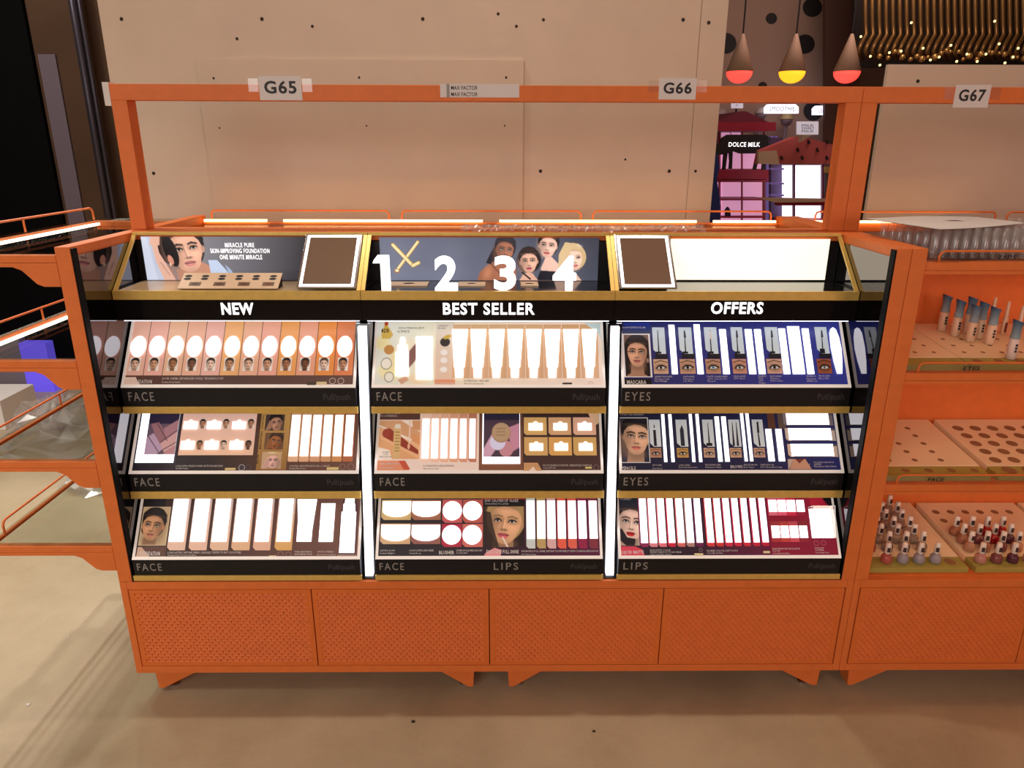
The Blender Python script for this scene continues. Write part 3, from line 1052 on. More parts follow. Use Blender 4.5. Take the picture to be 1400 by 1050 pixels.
for i, (a, c) in enumerate(tops):
    t.rect(a - 0.6 + 0.4 * i * 0.2, a + 24.2, 444, 517.5, (222, 176, 140) if i % 2 else (216, 170, 130), tc_[i])
t.poly([(798, 442), (828, 442), (828, 466), (818, 456)], (196, 212, 208))
for i, (a, c) in enumerate(tops):
    sh = -1.2 + 0.28 * i
    t.winp([(a, 451), (c, 451), (c - 3.4 + sh, 502.5), (c - 5.0 + sh, 502.5), (c - 5.6 + sh, 517), (a + 5.2 + sh, 517), (a + 4.6 + sh, 502.5), (a + 3.2 + sh, 502.5)])
t.winp([(540.6, 514.8), (559, 514.8), (559.2, 482), (557.4, 481), (557.2, 472.4), (554.6, 472), (554.4, 464), (552.6, 461.6), (549.4, 461.6), (547.4, 464), (547.2, 472), (543.9, 472.4), (543.7, 481), (541.2, 482)])
t.winp([(569.2, 519), (591.2, 519), (591.8, 461), (569, 461)])
t.text([('82%', 521.5, 532, 455, 5)], M_DINK, 0.03, 'claim_lettering')
t.text([('SKIN ILLUMINATING SERUM', 545, 580, 450.2, 2.4), ('ULTIMATE', 543, 560, 455.4, 3.2), ('CLINICALLY', 599, 613, 447, 2.2), ('PROVEN', 599, 609, 450.4, 2.2)], M_DINK)
t.text([('FOUNDATION + SKIN CARE', 635, 668, 522.5, 2.6), ('Miracle Pure Skin Improving', 635, 661, 526, 2.2)], M_DINK)
t.text([('FOUNDATION', 596, 620, 527, 4.2)], bold=0.018, name='product_lettering')
t.rect(769, 782, 523.5, 527, (60, 50, 46)); t.ring(807.5, 524, 2.6, (150, 120, 100))
t.done()

# ------------------------------------------------ tray 3: mascara
t = Tray(0, 2, 'upper right tray, navy mascara print with lit tubes and eye pictures', [('EYES', 0.010)])
t.bg((38, 38, 84), (44, 46, 110), (46, 48, 122), (50, 56, 140))
t.rect(853.5, 889, 441.5, 456, (24, 28, 60), (36, 52, 140))
t.rect(852, 892, 456.5, 516, (226, 216, 214))
cv = Cv(36, 58, (120, 88, 72), 0, 0, 1.6)
face(cv, 18.5, 25, 19.5, (206, 150, 118), (34, 24, 22), (170, 92, 88), 0.04, -0.1, 'long', -1, bw=1.2)
cv.line((4, 24), (12, 22.5), 0.9, (20, 12, 12)); cv.ell(33, 36, 3.0, 4.2, (30, 26, 34)); cv.ell(33, 36, 2.2, 3.3, (150, 110, 92))
t.pic(cv, 855.5, 889.5, 458, 515, 'portrait_print', 'portrait of a woman with long dark hair and a hoop earring')
t.rect(854.5, 891, 518, 527, (16, 14, 18))
cards = [(894, 914), (930, 951), (965.3, 985.5), (1002, 1021), (1048.8, 1069.4), (1117.6, 1137)]
sks = [(206, 160, 128), (196, 146, 116), (190, 138, 108), (200, 140, 112), (206, 156, 128), (150, 78, 50)]
iri = [(90, 64, 44), (40, 24, 18), (120, 160, 180), (110, 110, 96), (60, 40, 24), (140, 130, 120)]
for i, (a, c) in enumerate(cards):
    t.rect(a + 2.0, c - 1.0, 484, 490.8, (30, 28, 36))
    t.rect(a - 0.5, c - 3.5, 448, 484.2, (206, 214, 216), (196, 204, 212), cut=0.012)
    mx = (a + c) / 2 - 3.5
    br = 0.8 + 0.35 * (i % 3)
    t.poly([(mx - .8, 482), (mx + 1.0, 482), (mx - 1.2, 452), (mx - 2.2, 452)], (34, 30, 38))
    if i == 2:
        t.poly([(mx - 2.2, 464), (mx + .6, 464), (mx - .4, 453), (mx - 2.4, 453)], (214, 190, 176))
    elif i != 0:
        t.poly([(mx - 2.4, 462), (mx + .8, 462), (mx - .6, 453), (mx - 2.6, 453)], (40, 36, 42))
    t.rect(mx - 3.5, mx + 3.5, 481 - (3.5 if i == 5 else 0), 484, (28, 26, 32))
    cv = Cv(c - a, 20, sks[i], 0, 0, 1.5)
    eye_card(cv, 0, 0, c - a, 20, sks[i], iri[i])
    t.pic(cv, a, c, 491.5, 511.5, 'eye_print')
for (a, c, yt) in ((918, 926.7, 445), (953, 962, 444.5), (988, 997.7, 451), (1023.5, 1033.7, 451), (1036.6, 1046.5, 451), (1070.4, 1080.3, 450), (1083, 1100.3, 447), (1103, 1113, 450)):
    t.win(a, c, yt, 512)
t.winp([(1133, 456), (1134.5, 450.5), (1137.5, 448.5), (1141.5, 451), (1146, 462), (1149.5, 478), (1150.6, 495), (1150.4, 511.5), (1143.7, 511.5), (1139, 495), (1134.8, 475)])
t.text([('MASCARA', 857, 883.5, 525.8, 5.6)], bold=0.018, name='product_lettering')
t.text([('MAXIMUM LENGTH & VOLUME', 850.5, 882, 449.6, 2.4)] +
       [(s_, a, a + wd, y_, 2.2) for (a, wd, s_, y_) in ((895, 24, 'RADIANT FALSE LASHES', 516.5), (895, 20, 'Masterpiece Lash', 519.6), (895, 17, 'Max Midnight', 522.6), (934, 15, 'FALSE LASHES', 516.5), (934, 15, 'Masterpiece', 519.6), (934, 13, 'Lash Wow', 522.6),
                                                         (966, 28, 'STILETTO FALSE LASHES', 516.5), (967, 27, '2000 Calorie Pro', 519.6), (967, 11, 'Mascara', 522.6), (1003, 16, 'FALSE LASHES', 516), (1003, 15, '2000 Calorie', 519), (1036.5, 11, 'DRAMATIC', 516), (1037, 6, 'FALSE', 519),
                                                         (1037, 6, 'LASH', 522), (1037, 9, 'Volume', 525), (1052, 16, 'FALSE LASHES', 516), (1053, 13, 'Masterpiece', 519), (1053, 17, 'Divine Lashes', 522), (1102, 13, 'WATERPROOF', 516), (1102, 13, 'Falselash', 519.5), (1103, 14, 'Effect', 522.5), (1119, 15, 'FALSE LASH', 515.5), (1119, 14, 'Effect XXL', 519))])
t.done()

# ------------------------------------------------ tray 4: powder compact, concealer
t = Tray(1, 0, 'middle left tray, powder compact card and six lit concealer windows', [('FACE', 0.012)])
t.bg((34, 26, 38), (38, 28, 30), (92, 58, 44), (112, 74, 62))
t.win(185, 238, 560, 633)
t.rect(243.5, 346, 560, 622.5, (238, 190, 158), (236, 190, 176))
t.rect(350, 391, 558, 643, (150, 104, 52), (196, 150, 84))
for (a, c, b_) in ((251.3, 270, 587), (283.4, 302, 587), (317.7, 336, 587)):
    t.wint(a, c, 576.7, b_)
    mini(t, c + 6.6, 579.5, 9, 13, int(a))
for (a, c, b_) in ((247.4, 265.7, 614.7), (279.8, 298.4, 614.7), (314, 332.5, 614.7)):
    t.wint(a, c, 603.5, b_)
    mini(t, c + 6.6, 608.5, 9, 13, int(a) + 1, (238, 200, 176))
pc = [(362, 388, 567, 589, (184, 132, 104), (26, 20, 22), .3, (70, 54, 50), -.15), (361, 387, 592, 614.8, (160, 96, 52), (50, 34, 26), .25, (112, 78, 52), .2), (357, 384, 618, 641, (226, 172, 156), (200, 160, 110), -.1, (196, 158, 124), 0)]
for (a, c, yt, yb_, sk, hr, yw, bgc, rt) in pc:
    cv = Cv(26, 22, bgc, 0, 0, 1.8)
    face(cv, 15, 11.5, 10.5, sk, hr, mul(sk, 0.7), rt, yw, 'back', -1)
    for q in range(4):
        cv.line((2 + q * 2.0, 22 - q), (6.5 + q * 1.2, 9 + q * 1.5), 1.8, mul(sk, 0.92 - 0.05 * (q % 2)))
    t.pic(cv, a, c, yt, yb_, 'portrait_print')
sc_ = [(228, 176, 138), (224, 168, 126), (214, 156, 116), (206, 150, 104), (208, 142, 84), (176, 100, 62)]
wn = [(395, 406.8), (410, 421.6), (424.8, 436.7), (439.9, 451.6), (455, 466.6), (470, 481.8)]
for i, (a, c) in enumerate(wn):
    t.rect(a - 1.8, c + 0.6, 558, 631.5, sc_[i], mul(sc_[i], 0.9), cut=0.003)
    t.win(a, c, 568, 624)
cv = Cv(46, 64, (46, 36, 62), 0, 0, 1.5)
cv.poly([(0, 24), (46, 24), (46, 64), (0, 64)], (104, 84, 98))
for (p, cc) in (([(4, 24), (16, 22), (34, 44), (22, 54)], (158, 110, 118)), ([(24, 30), (46, 18), (46, 34), (30, 44)], (174, 124, 132)), ([(0, 42), (10, 36), (28, 58), (18, 64), (0, 64)], (190, 158, 182)), ([(22, 50), (46, 34), (46, 52), (30, 62)], (214, 164, 160)), ([(28, 64), (46, 52), (46, 64)], (196, 140, 142))):
    cv.poly(p, cc)
for (p, q_) in (((14, 24), (32, 46)), ((2, 40), (24, 64)), ((22, 48), (46, 32)), ((24, 60), (46, 48))):
    cv.line(p, q_, 1.1, (84, 52, 58))
t.pic(cv, 198.6, 240, 556, 622, 'compact_card', 'dark card with a picture of powder compacts', w=0.0075)
t.text([('LONG LASTING, PRESSED POWDER, MATTE BUILDABLE FINISH', 241, 305, 638.6, 2.4), ('Facefinity Compact', 241, 258, 641.6, 2.2)])
t.text([('CONCEAL, BRIGHTEN, BLUR AND CORRECT', 396, 451, 638.6, 2.4), ('Facefinity Multi Perfector', 396, 419, 641.8, 2.2)])
t.rect(308, 322.5, 640, 643, (214, 184, 120)); t.circ(331, 639.5, 4.2, (60, 52, 56)); t.ring(331, 639.5, 4.4, (180, 172, 176)); t.ring(340.5, 639.5, 4.2, (90, 84, 88))
t.rect(447, 463, 639, 642.8, (214, 184, 120)); t.ring(468.5, 638.5, 4.2, (150, 120, 110)); t.ring(480, 638.5, 4.6, (150, 120, 110))
for (wd_, yb_, x_) in (('CONCEAL', 587, 360.2), ('BRIGHTEN', 614, 357.4), ('BLUR', 634, 353.6)):
    u, v = t.uv(x_, yb_)
    b = B()
    put_text(b, wd_, t.P(u, v, .0034), (0, TS, TC), (-1, 0, 0), 0.006 * len(wd_), 0.006, 0.01, res=1)
    b.obj('vertical_lettering', M_DINK, t.o)
t.text([('POWDER', 200, 220, 566.5, 3.0), ('COMPACT', 200, 216, 570.6, 3.0)], mat('lilac_print_ink', (160, 140, 190), .6), 0.01)
t.done()

# ------------------------------------------------ tray 5: concealer and loose powder
t = Tray(1, 1, 'middle tray of the centre column, concealer swatches and six gold powder boxes', [('FACE', 0.014)])
t.bg((240, 214, 198), (238, 206, 186), (112, 72, 54), (56, 36, 40))
t.rect(512, 654.5, 556, 644, (242, 214, 198), (232, 200, 180))
t.rect(654.5, 822, 556, 644, (132, 82, 58), (84, 54, 44))
t.rect(715, 824, 556, 644, (74, 48, 44), (52, 36, 38))
t.rect(516.5, 574.5, 560, 574, (88, 56, 48), (96, 60, 50))
cv = Cv(58, 52, (244, 222, 200), 0, 0, 1.6)
cv.poly([(0, 0), (30, 0), (58, 16), (58, 30), (0, 6)], (216, 158, 114))
cv.poly([(0, 8), (40, 26), (58, 34), (58, 52), (30, 52), (0, 36)], (236, 176, 128))
cv.poly([(0, 24), (22, 34), (58, 52), (0, 52)], (226, 164, 114))
cv.poly([(8, 14), (14, 10), (34, 24), (56, 40), (56, 46), (38, 38), (6, 22)], (150, 56, 40))
cv.ell(10, 17, 5, 6, (160, 64, 46), 0.4)
cv.poly([(46, 0), (58, 0), (58, 14), (47, 12)], (214, 150, 104)); cv.poly([(46, 16), (58, 22), (58, 34), (46, 28)], (222, 150, 100))
cv.line((43, 0), (43, 32), 2.0, (238, 200, 176)); cv.ell(42.5, 35, 1.8, 4, (232, 170, 132))
cv.poly([(21, 10), (31, 10), (31, 52), (21, 52)], (218, 174, 118)); cv.poly([(22.5, 5), (29.5, 5), (30.5, 11), (21.5, 11)], (230, 214, 190))
for q in range(7):
    cv.line((23.5, 16 + q * 4.2), (28.6, 16 + q * 4.2), 1.2, (146, 120, 50))
cv.poly([(0, 36), (16, 40), (20, 52), (0, 52)], (244, 226, 210), 0.9)
t.pic(cv, 515.5, 573.5, 575, 628, 'swatch_print', 'printed picture of a concealer tube over orange swatches')
t.poly([(515, 630), (552, 630), (560, 644), (513.5, 644)], (226, 142, 104)); t.poly([(545, 630), (554, 630), (561, 642), (552, 642)], (200, 84, 60))
cc_ = [(242, 200, 176), (238, 186, 158), (232, 176, 146), (226, 164, 130), (216, 150, 118), (192, 122, 96)]
wn = [(576, 586), (589, 598.7), (602, 611.6), (614.8, 624.7), (628, 637.5), (641, 650)]
for i, (a, c) in enumerate(wn):
    t.rect(a - 1.2, c + 1.2, 558, 632, cc_[i], mul(cc_[i], 0.96), cut=0.006)
    t.win(a, c, 573, 627)
t.win(659, 711.5, 560, 634.5)
cv = Cv(51, 62, (44, 36, 58), 0, 0, 1.5)
cv.poly([(0, 16), (51, 16), (51, 62), (0, 62)], (78, 58, 72))
cv.poly([(0, 52), (14, 30), (24, 44), (10, 62), (0, 62)], (216, 168, 190)); cv.poly([(34, 26), (51, 20), (51, 50), (40, 56)], (206, 140, 160))
cv.ell(32, 52, 10, 10, (204, 140, 150)); cv.ell(20, 44, 11, 9.5, (224, 216, 240)); cv.ell(25, 32, 13.5, 12.5, (176, 140, 108)); cv.ell(25, 31, 12.4, 11.3, (190, 154, 120))
for y_ in (27, 31, 35):
    cv.line((18, y_), (31, y_), 0.8, (140, 106, 80))
t.pic(cv, 661, 710.5, 558, 625.5, 'powder_card', 'dark card with a picture of a round powder compact and puff', w=0.0075)
gb = [(216.0, 170, 104), (214, 164, 118), (222, 170, 140), (214, 166, 102), (222, 164, 92), (208, 162, 96)]
bx = [(716.3, 747.5, 571, 595), (750, 781, 571, 595), (783.7, 815, 571, 595), (716.7, 749, 598, 623), (750.5, 782, 598, 623), (784, 815.8, 598, 623)]
wx_ = [(722.8, 741.8, 579, 588.7), (756.7, 775.3, 579, 588.7), (790, 808.8, 579, 588.7), (724, 742.3, 606.5, 616.5), (758, 776.3, 606.5, 616.5), (791.3, 810, 606.5, 616.5)]
for i in range(6):
    t.rect(*bx[i], gb[i], cut=0.006)
    t.wint(*wx_[i])
t.poly([(803, 563), (820, 563), (822, 578), (814, 582), (806, 570)], (220, 176, 140))
t.poly([(716, 633), (735, 633), (741, 644), (716, 644)], (206, 150, 100)); t.poly([(723, 644), (729, 638), (733, 644)], (240, 210, 190))
t.text([('POWDER', 718, 738, 639.5, 4.0)], bold=0.018, name='product_lettering')
t.text([('MULTI-TASKING POWDER, WEIGHTLESS FORMULA', 742.5, 809, 637.8, 2.6), ('Creme Puff Powder', 742.5, 760, 641, 2.2)])
t.rect(800, 809, 638.6, 641, (214, 190, 110)); t.ring(815, 639.4, 4, (130, 110, 110))
t.text([('ILLUMINATING & ', 520, 547, 566.5, 2.8), ('BRIGHTENING', 520, 543, 570.4, 2.8), ('SKIN IMPROVING', 519, 546, 636, 3.2), ('CONCEALER', 519, 538, 641.4, 3.2)], bold=0.02)
t.text([('ILLUMINATING & BRIGHTENING', 579, 621, 638.4, 2.4), ('Miracle Pure Concealer', 579, 600, 642, 2.2), ('SUPER', 523, 532, 619.5, 2), ('SOFT', 524, 531, 622.5, 2), ('APPLICATOR', 519, 535.5, 626, 2.2)], M_DINK)
t.text([('CREME PUFF', 662, 683, 569, 3), ('POWDER', 662, 676, 574, 3)], MATS['lilac_print_ink'], 0.01)
t.done()

# ------------------------------------------------ tray 6: eye pencils
t = Tray(1, 2, 'middle right tray, navy print with lit pencils and eye pictures', [('EYES', 0.012)])
t.bg((28, 28, 50), (30, 30, 58), (32, 32, 66), (38, 40, 92))
t.rect(848.5, 887, 558, 570.5, (30, 32, 52))
t.rect(848.6, 889.2, 571, 633, (214, 206, 200))
cv = Cv(38, 60, (34, 38, 56), 0, 0, 1.6)
face(cv, 22, 26, 24, (214, 162, 128), (24, 22, 26), (206, 110, 98), 0.08, 0.0, 'back', 1, bw=1.3)
t.pic(cv, 850, 888, 572, 632, 'portrait_print', 'portrait of a woman with pulled back dark hair and full lips')
cards = [(889, 904, 0), (925.8, 941, 1), (962.4, 977, 2), (998.4, 1013.5, 3), (1030.8, 1045.6, 4)]
sks = [(186, 130, 100), (200, 150, 84), (206, 160, 130), (206, 158, 124), (200, 152, 126)]
for (a, c, i) in cards:
    t.rect(a, c, 574, 611, (206, 208, 206), (196, 198, 200), cut=0.010)
    m_ = (a + c) / 2 - 1.0
    if i == 0:
        t.poly([(m_ - 1.4, 610), (m_ + 2.6, 610), (m_ + .8, 588), (m_ - 2.8, 588)], (34, 32, 38)); t.poly([(m_ - 2.2, 585), (m_ - .2, 585), (m_ - 1.6, 579)], (34, 32, 38))
    elif i == 1:
        t.poly([(m_ - 1.6, 610), (m_ + 4, 610), (m_ + 2, 588), (m_ - 0.6, 581), (m_ - 3.2, 588)], (40, 44, 56))
    elif i == 2:
        t.poly([(m_ - .4, 606), (m_ + 1.8, 606), (m_ - 1.2, 578), (m_ - 1.9, 578)], (34, 32, 38)); t.rect(m_ - 3, m_ + 5, 606, 610, (24, 22, 28))
    elif i == 3:
        for dx in (-3.5, 2):
            t.poly([(m_ + dx, 610), (m_ + dx + 3.2, 610), (m_ + dx - .6, 578), (m_ + dx - 1.4, 578)], (40, 38, 44))
    else:
        t.poly([(m_, 610), (m_ + 2.4, 610), (m_ - .4, 592), (m_ - 2.0, 592)], (34, 32, 38)); t.poly([(m_ - 2.6, 592), (m_ + .6, 592), (m_ - 1.0, 577), (m_ - 3.6, 577)], (44, 40, 44))
    cv = Cv(c - a, 13, sks[i], 0, 0, 1.8)
    eye_card(cv, 0, 0, c - a, 13, sks[i])
    t.pic(cv, a, c + 0.4, 612.8, 625.8, 'eye_print')
for (a, c, yt, yb_) in ((907.5, 912.3, 567, 632), (917.4, 922.3, 567, 632), (946, 950.6, 566.6, 632), (955.3, 960, 566.6, 632), (981.4, 987.8, 570, 631.5), (990.7, 997.5, 570, 631.5), (1017.4, 1022, 563.5, 631), (1024.8, 1029.6, 563.5, 631), (1050, 1059, 587, 631), (1064, 1073, 587, 631)):
    t.win(a, c, yt, yb_)
t.rect(1050, 1060, 558, 586.6, (90, 54, 40)); t.rect(1064, 1074, 558, 586.6, (92, 72, 60))
for (a, c, yt, yb_, cl) in ((1075, 1133.3, 565.5, 581, (128, 112, 112)), (1078, 1137, 586, 602, (206, 180, 160)), (1081.4, 1140, 607.5, 624, (216, 180, 156))):
    t.rect(a - 4.5, c + 6, yt, yb_ + 1.6, (90, 80, 88), cut=0.006)
    t.rect(a - 4, a + 4, yt, yb_ + 1, cl, cut=0.006); t.rect(c - 3, c + 5, yt + 3, yb_ + 1, mul(cl, .95))
    t.win(a, c, yt, yb_)
t.poly([(1076, 628), (1084, 628), (1078, 642), (1077, 642)], (190, 160, 140)); t.poly([(1084, 628), (1100, 628), (1109, 642), (1079, 642)], (196, 140, 110)); t.poly([(1086, 628), (1099, 628), (1092, 634)], (122, 52, 44))
t.text([('EYESHADOW', 1080, 1107, 638.5, 4.4)], bold=0.018, name='product_lettering')
t.text([('PENCILS', 849.6, 869, 642.6, 4.6), ('BROWS', 998.5, 1015, 640.6, 4.4)], bold=0.018, name='product_lettering')
t.text([('FULL RANGE SHADOW KIT', 1112, 1140, 633.4, 2.0), ('Masterpiece Nude Palette', 1112.6, 1143, 639, 2.4), ('SHIMMER', 1112.6, 1122, 636, 1.9), ('EASY TO BLEND', 892, 904.5, 637.4, 2.2), ('Kohl Pencil', 892, 905, 641.6, 2.0), ('LONG LASTING', 928, 943, 637.4, 2.2), ('Eye Pencil Automatic', 928, 953, 640.2, 2.0),
        ('PRECISE INK LINER', 964, 985, 637, 2.2), ('Masterpiece Matte', 964, 986, 640, 2.0), ('PRECISE BROW', 1016.5, 1035, 637, 2.2), ('Brow Shaper', 1016.5, 1031, 640, 2.0), ('TINTED BROW GEL', 1039, 1058, 637, 2.2), ('2000 Calorie Brow Sculpt', 1039, 1069, 640, 2.2), ('DEFINE AND INTENSIFY', 847.5, 880, 568.4, 2.0)])
t.done()

# ------------------------------------------------ tray 7: foundation
t = Tray(2, 0, 'lower left tray, foundation print with six lit columns and a lit bottle', [('FACE', 0.010)])
t.bg((54, 34, 32), (70, 40, 34), (96, 58, 48), (118, 78, 66))
t.rect(190, 226, 676, 693, (26, 20, 24))
t.rect(189, 227, 693, 746, (206, 178, 140))
cv = Cv(37, 52, (196, 164, 124), 0, 0, 1.7)
face(cv, 16, 26, 20, (200, 142, 102), (26, 18, 18), (176, 104, 84), 0.10, -0.28, 'back', -1, bw=1.1)
cv.ell(31, 28, 2.0, 3.8, (176, 118, 82))
t.pic(cv, 190.3, 225.9, 693.6, 745, 'portrait_print', 'portrait of a woman with short cropped dark hair')
t.poly([(187, 762), (226, 762), (228, 747), (190, 747)], (96, 62, 52)); t.poly([(186, 763), (206, 763), (194, 748), (189, 748)], (206, 166, 140))
fc = [(232, 190, 164), (234, 186, 160), (230, 186, 152), (228, 178, 134), (230, 176, 146), (222, 166, 92)]
wn = [(231, 251.5), (260.5, 281), (289.5, 310.4), (318.8, 339.7), (348.4, 368), (378, 397.5)]
for i, (a, c) in enumerate(wn):
    t.rect(a - 2.8, c + 1.6, 676, 752.5, fc[i], (196, 170, 164), cut=0.008)
    t.win(a, c, 681.5, 740.5)
t.winp([(407.5, 683), (434, 683), (430, 708), (427.5, 724), (426, 740.7), (406, 740.7), (408, 712)])
t.win(435.8, 455.7, 688.5, 741)
t.poly([(462.4, 757.5), (486, 757.5), (490, 698), (487, 676), (471, 676), (467, 698)], (88, 52, 54))
t.winp([(464, 756), (484.6, 756), (487.5, 700), (486, 700), (485.8, 689), (485, 689), (485.3, 680.5), (473, 680.5), (472, 689), (470.3, 689), (469.5, 700), (467.6, 700)])
t.text([('FOUNDATION', 192, 219, 760, 6.0)], bold=0.018, name='product_lettering')
t.text([('LASTING PERFORMANCE', 200, 231, 682.5, 2.4), ('LONG LASTING, NATURAL FINISH, CLINICALLY TESTED TO NOT CLOG PORES', 230, 330, 757, 2.8), ('Facefinity Lasting Performance Foundation', 230, 269, 760, 2.0),
        ('TONE HARMONISING,', 403, 427, 755.6, 2.2), ('SKIN PERFECTION', 403, 427, 759, 2.2), ('MULTI COVERING', 435, 456, 755.6, 2.2), ('Miracle Prep 3 in 1 Beauty', 434, 459, 759.4, 2.0), ('RADIANCE BOOSTING', 462, 487, 760.2, 1.8)])
t.rect(368, 378, 759.5, 762.5, (214, 188, 140)); t.ring(384, 758, 4.0, (150, 120, 108)); t.ring(394.5, 758.5, 4.0, (150, 120, 108))
t.done()

# ------------------------------------------------ tray 8: blusher and lip glaze
t = Tray(2, 1, 'lower tray of the centre column, lit blusher compacts and lip glaze portrait', [('FACE', 0.010), ('LIPS', 0.318)])
t.bg((34, 28, 34), (40, 30, 36), (58, 24, 44), (92, 30, 62))
t.rect(658, 718, 676, 684, (150, 34, 40))
t.rect(660, 717, 683, 692.5, (22, 16, 22))
bxs = [(521, 561.7, 683.5, 711, (206, 172, 116), 523, 561.5, 686, 707), (562.3, 602.4, 683.5, 711, (160, 104, 78), 563.4, 602.0, 686, 707),
       (519.5, 560.7, 716, 744, (214, 172, 128), 521, 560.4, 718, 740), (561.7, 602, 716, 744, (150, 94, 82), 562.6, 601.4, 718, 740)]
for (a, c, yt, yb_, cl, wa, wc, wt, wb) in bxs:
    t.rect(a, c, yt, yb_, cl, cut=0.008)
    t.wind(wa, wc, wt, wb)
rd = [(604.4, 631.6, 683, 715, (196, 92, 92), 618.5, 698.5), (632.6, 660, 683, 715, (184, 90, 78), 646.0, 698.5), (603.6, 631.2, 716.4, 748, (176, 46, 66), 617.6, 731.4), (632, 660, 716.4, 748, (204, 108, 94), 645.6, 731.4)]
for (a, c, yt, yb_, cl, cx_, cy_) in rd:
    t.rect(a, c, yt, yb_, cl, cut=0.008)
    t.wino(cx_, cy_, 13.0)
cv = Cv(57, 57, (40, 22, 24), 0, 0, 1.7)
face(cv, 31, 22, 31, (224, 166, 122), (176, 140, 90), (206, 92, 96), 0.12, -0.18, 'back', 1, neck=True)
cv.poly([(0, 6), (10, 8), (14, 30), (22, 57), (0, 57)], (40, 24, 24), 0.9); cv.poly([(52, 0), (57, 0), (57, 30), (54, 20)], (170, 134, 84))
cv.line((27, 44), (34, 57), 2.4, (236, 206, 190))
t.pic(cv, 661, 716.5, 692.6, 748, 'portrait_print', 'close portrait of a fair haired woman applying lip gloss')
t.poly([(660, 762), (684, 762), (686, 752), (676, 749), (664, 756)], (226, 140, 140))
gl = [(206, 208, 200), (190, 156, 98), (222, 172, 166), (232, 96, 72), (226, 100, 80), (150, 36, 72), (132, 54, 64)]
wn = [(720, 731.6), (734.4, 746), (748.5, 760), (762.7, 774), (777, 788.5), (791, 802.5), (805.9, 817.4)]
for i, (a, c) in enumerate(wn):
    t.rect(a - 0.3, c + 0.3, 676, 750, gl[i], mul(gl[i], .95), cut=0.006)
    t.win(a, c, 685, 736.5)
t.text([('BLUSHER', 600.5, 621, 758, 5.0), ('EXCLUSIVE FULL SHINE', 665, 709, 757, 5.0), ('2000 CALORIE LIP GLAZE', 662.5, 708.5, 686.6, 4.0)], bold=0.02, name='product_lettering')
t.text([('LASTING GLOW', 520, 540, 754, 2.3), ('Facefinity Highlighter', 520, 540, 757.4, 2.0), ('LONG LASTING BRONZER', 560, 593, 754, 2.5), ('Facefinity Bronzer', 560, 576, 757.4, 2.0), ('SHEER BUILDABLE BLUSH', 624, 659, 754, 2.5), ('Facefinity Blush', 624, 639, 757, 2.0), ('HYDRATING FULL SHINE', 663, 695, 690.2, 2.2),
        ('HYDRATING FULL SHINE, INSTANT PLUMP EFFECT WITH CUSHION APPLICATOR', 713, 818, 755, 2.6), ('2000 Calorie Lip Glaze', 713, 733, 759, 2.1)])
t.done()

# ------------------------------------------------ tray 9: lips
t = Tray(2, 2, 'lower right tray, red lip print with two rows of lit lipstick windows', [('LIPS', 0.014)])
t.bg((40, 30, 40), (46, 26, 44), (96, 24, 56), (140, 20, 52))
t.rect(847, 871, 676, 693.5, (28, 34, 48))
cv = Cv(27, 51, (206, 172, 156), 0, 0, 1.9)
face(cv, 17, 20, 25, (232, 190, 170), (40, 28, 30), (186, 34, 40), 0.14, 0.02, 'back', 1, neck=True)
cv.poly([(0, 28), (3, 28), (10, 40), (22, 42), (20, 51), (8, 51), (0, 44)], (36, 28, 36))
t.pic(cv, 847.5, 874.5, 694.6, 746, 'portrait_print', 'portrait of a pale woman with bright red lipstick')
t.poly([(847.5, 761), (882, 761), (878, 751), (868, 747), (846.5, 747)], (214, 66, 86))
lc = [(142, 44, 84), (220, 130, 134), (226, 116, 124), (206, 36, 64), (214, 104, 100), (176, 126, 116), (110, 32, 76), (214, 62, 64), (206, 56, 52), (206, 46, 66), (206, 40, 70), (206, 44, 60), (196, 36, 62), (190, 30, 60), (170, 28, 60)]
wn = [(876, 886), (888.5, 898.5), (901.3, 911), (914, 923.2), (926.7, 936.3), (939.3, 949), (952, 961), (967, 976.3), (979.5, 988.7), (992, 1001), (1004.3, 1013.2), (1017, 1025.7), (1029.8, 1038.3), (1042, 1050.8)]
for i, (a, c) in enumerate(wn):
    t.rect(a - .8, c + .6, 672, 748 - 0.1 * i, lc[i], mul(lc[i], .85), cut=0.005)
    t.win(a, c, 682 - (0.05 * i), 742.5 - 0.08 * i)
t.rect(1054.5, 1152, 672, 759, (134, 20, 50), (150, 18, 48))
t.poly([(1104, 676), (1120, 676), (1130, 694), (1108, 694)], (178, 24, 52))
t.poly([(1118, 674), (1140, 674), (1141, 694), (1132, 692)], (20, 12, 20))
sq = [(1050.8, 1062.3), (1063.2, 1075), (1075.8, 1087.7), (1089, 1100)]
qc = [(224, 110, 124), (228, 92, 118), (214, 44, 74), (156, 30, 58)]
for i, (a, c) in enumerate(sq):
    t.rect(a, c + .6, 676, 705, qc[i], mul(qc[i], .95))
    t.win(a, c, 684, 700)
sq = [(1055, 1066.6), (1067.5, 1079), (1080, 1092), (1093, 1104.5)]
qc = [(176, 56, 58), (200, 70, 62), (214, 80, 90), (150, 40, 54)]
for i, (a, c) in enumerate(sq):
    t.rect(a, c + .6, 713, 741, qc[i], mul(qc[i], .9))
    t.win(a, c, 719, 735.5)
t.text([('LIQUID MATTE', 849, 880, 757.4, 4.6)], bold=0.018, name='product_lettering')
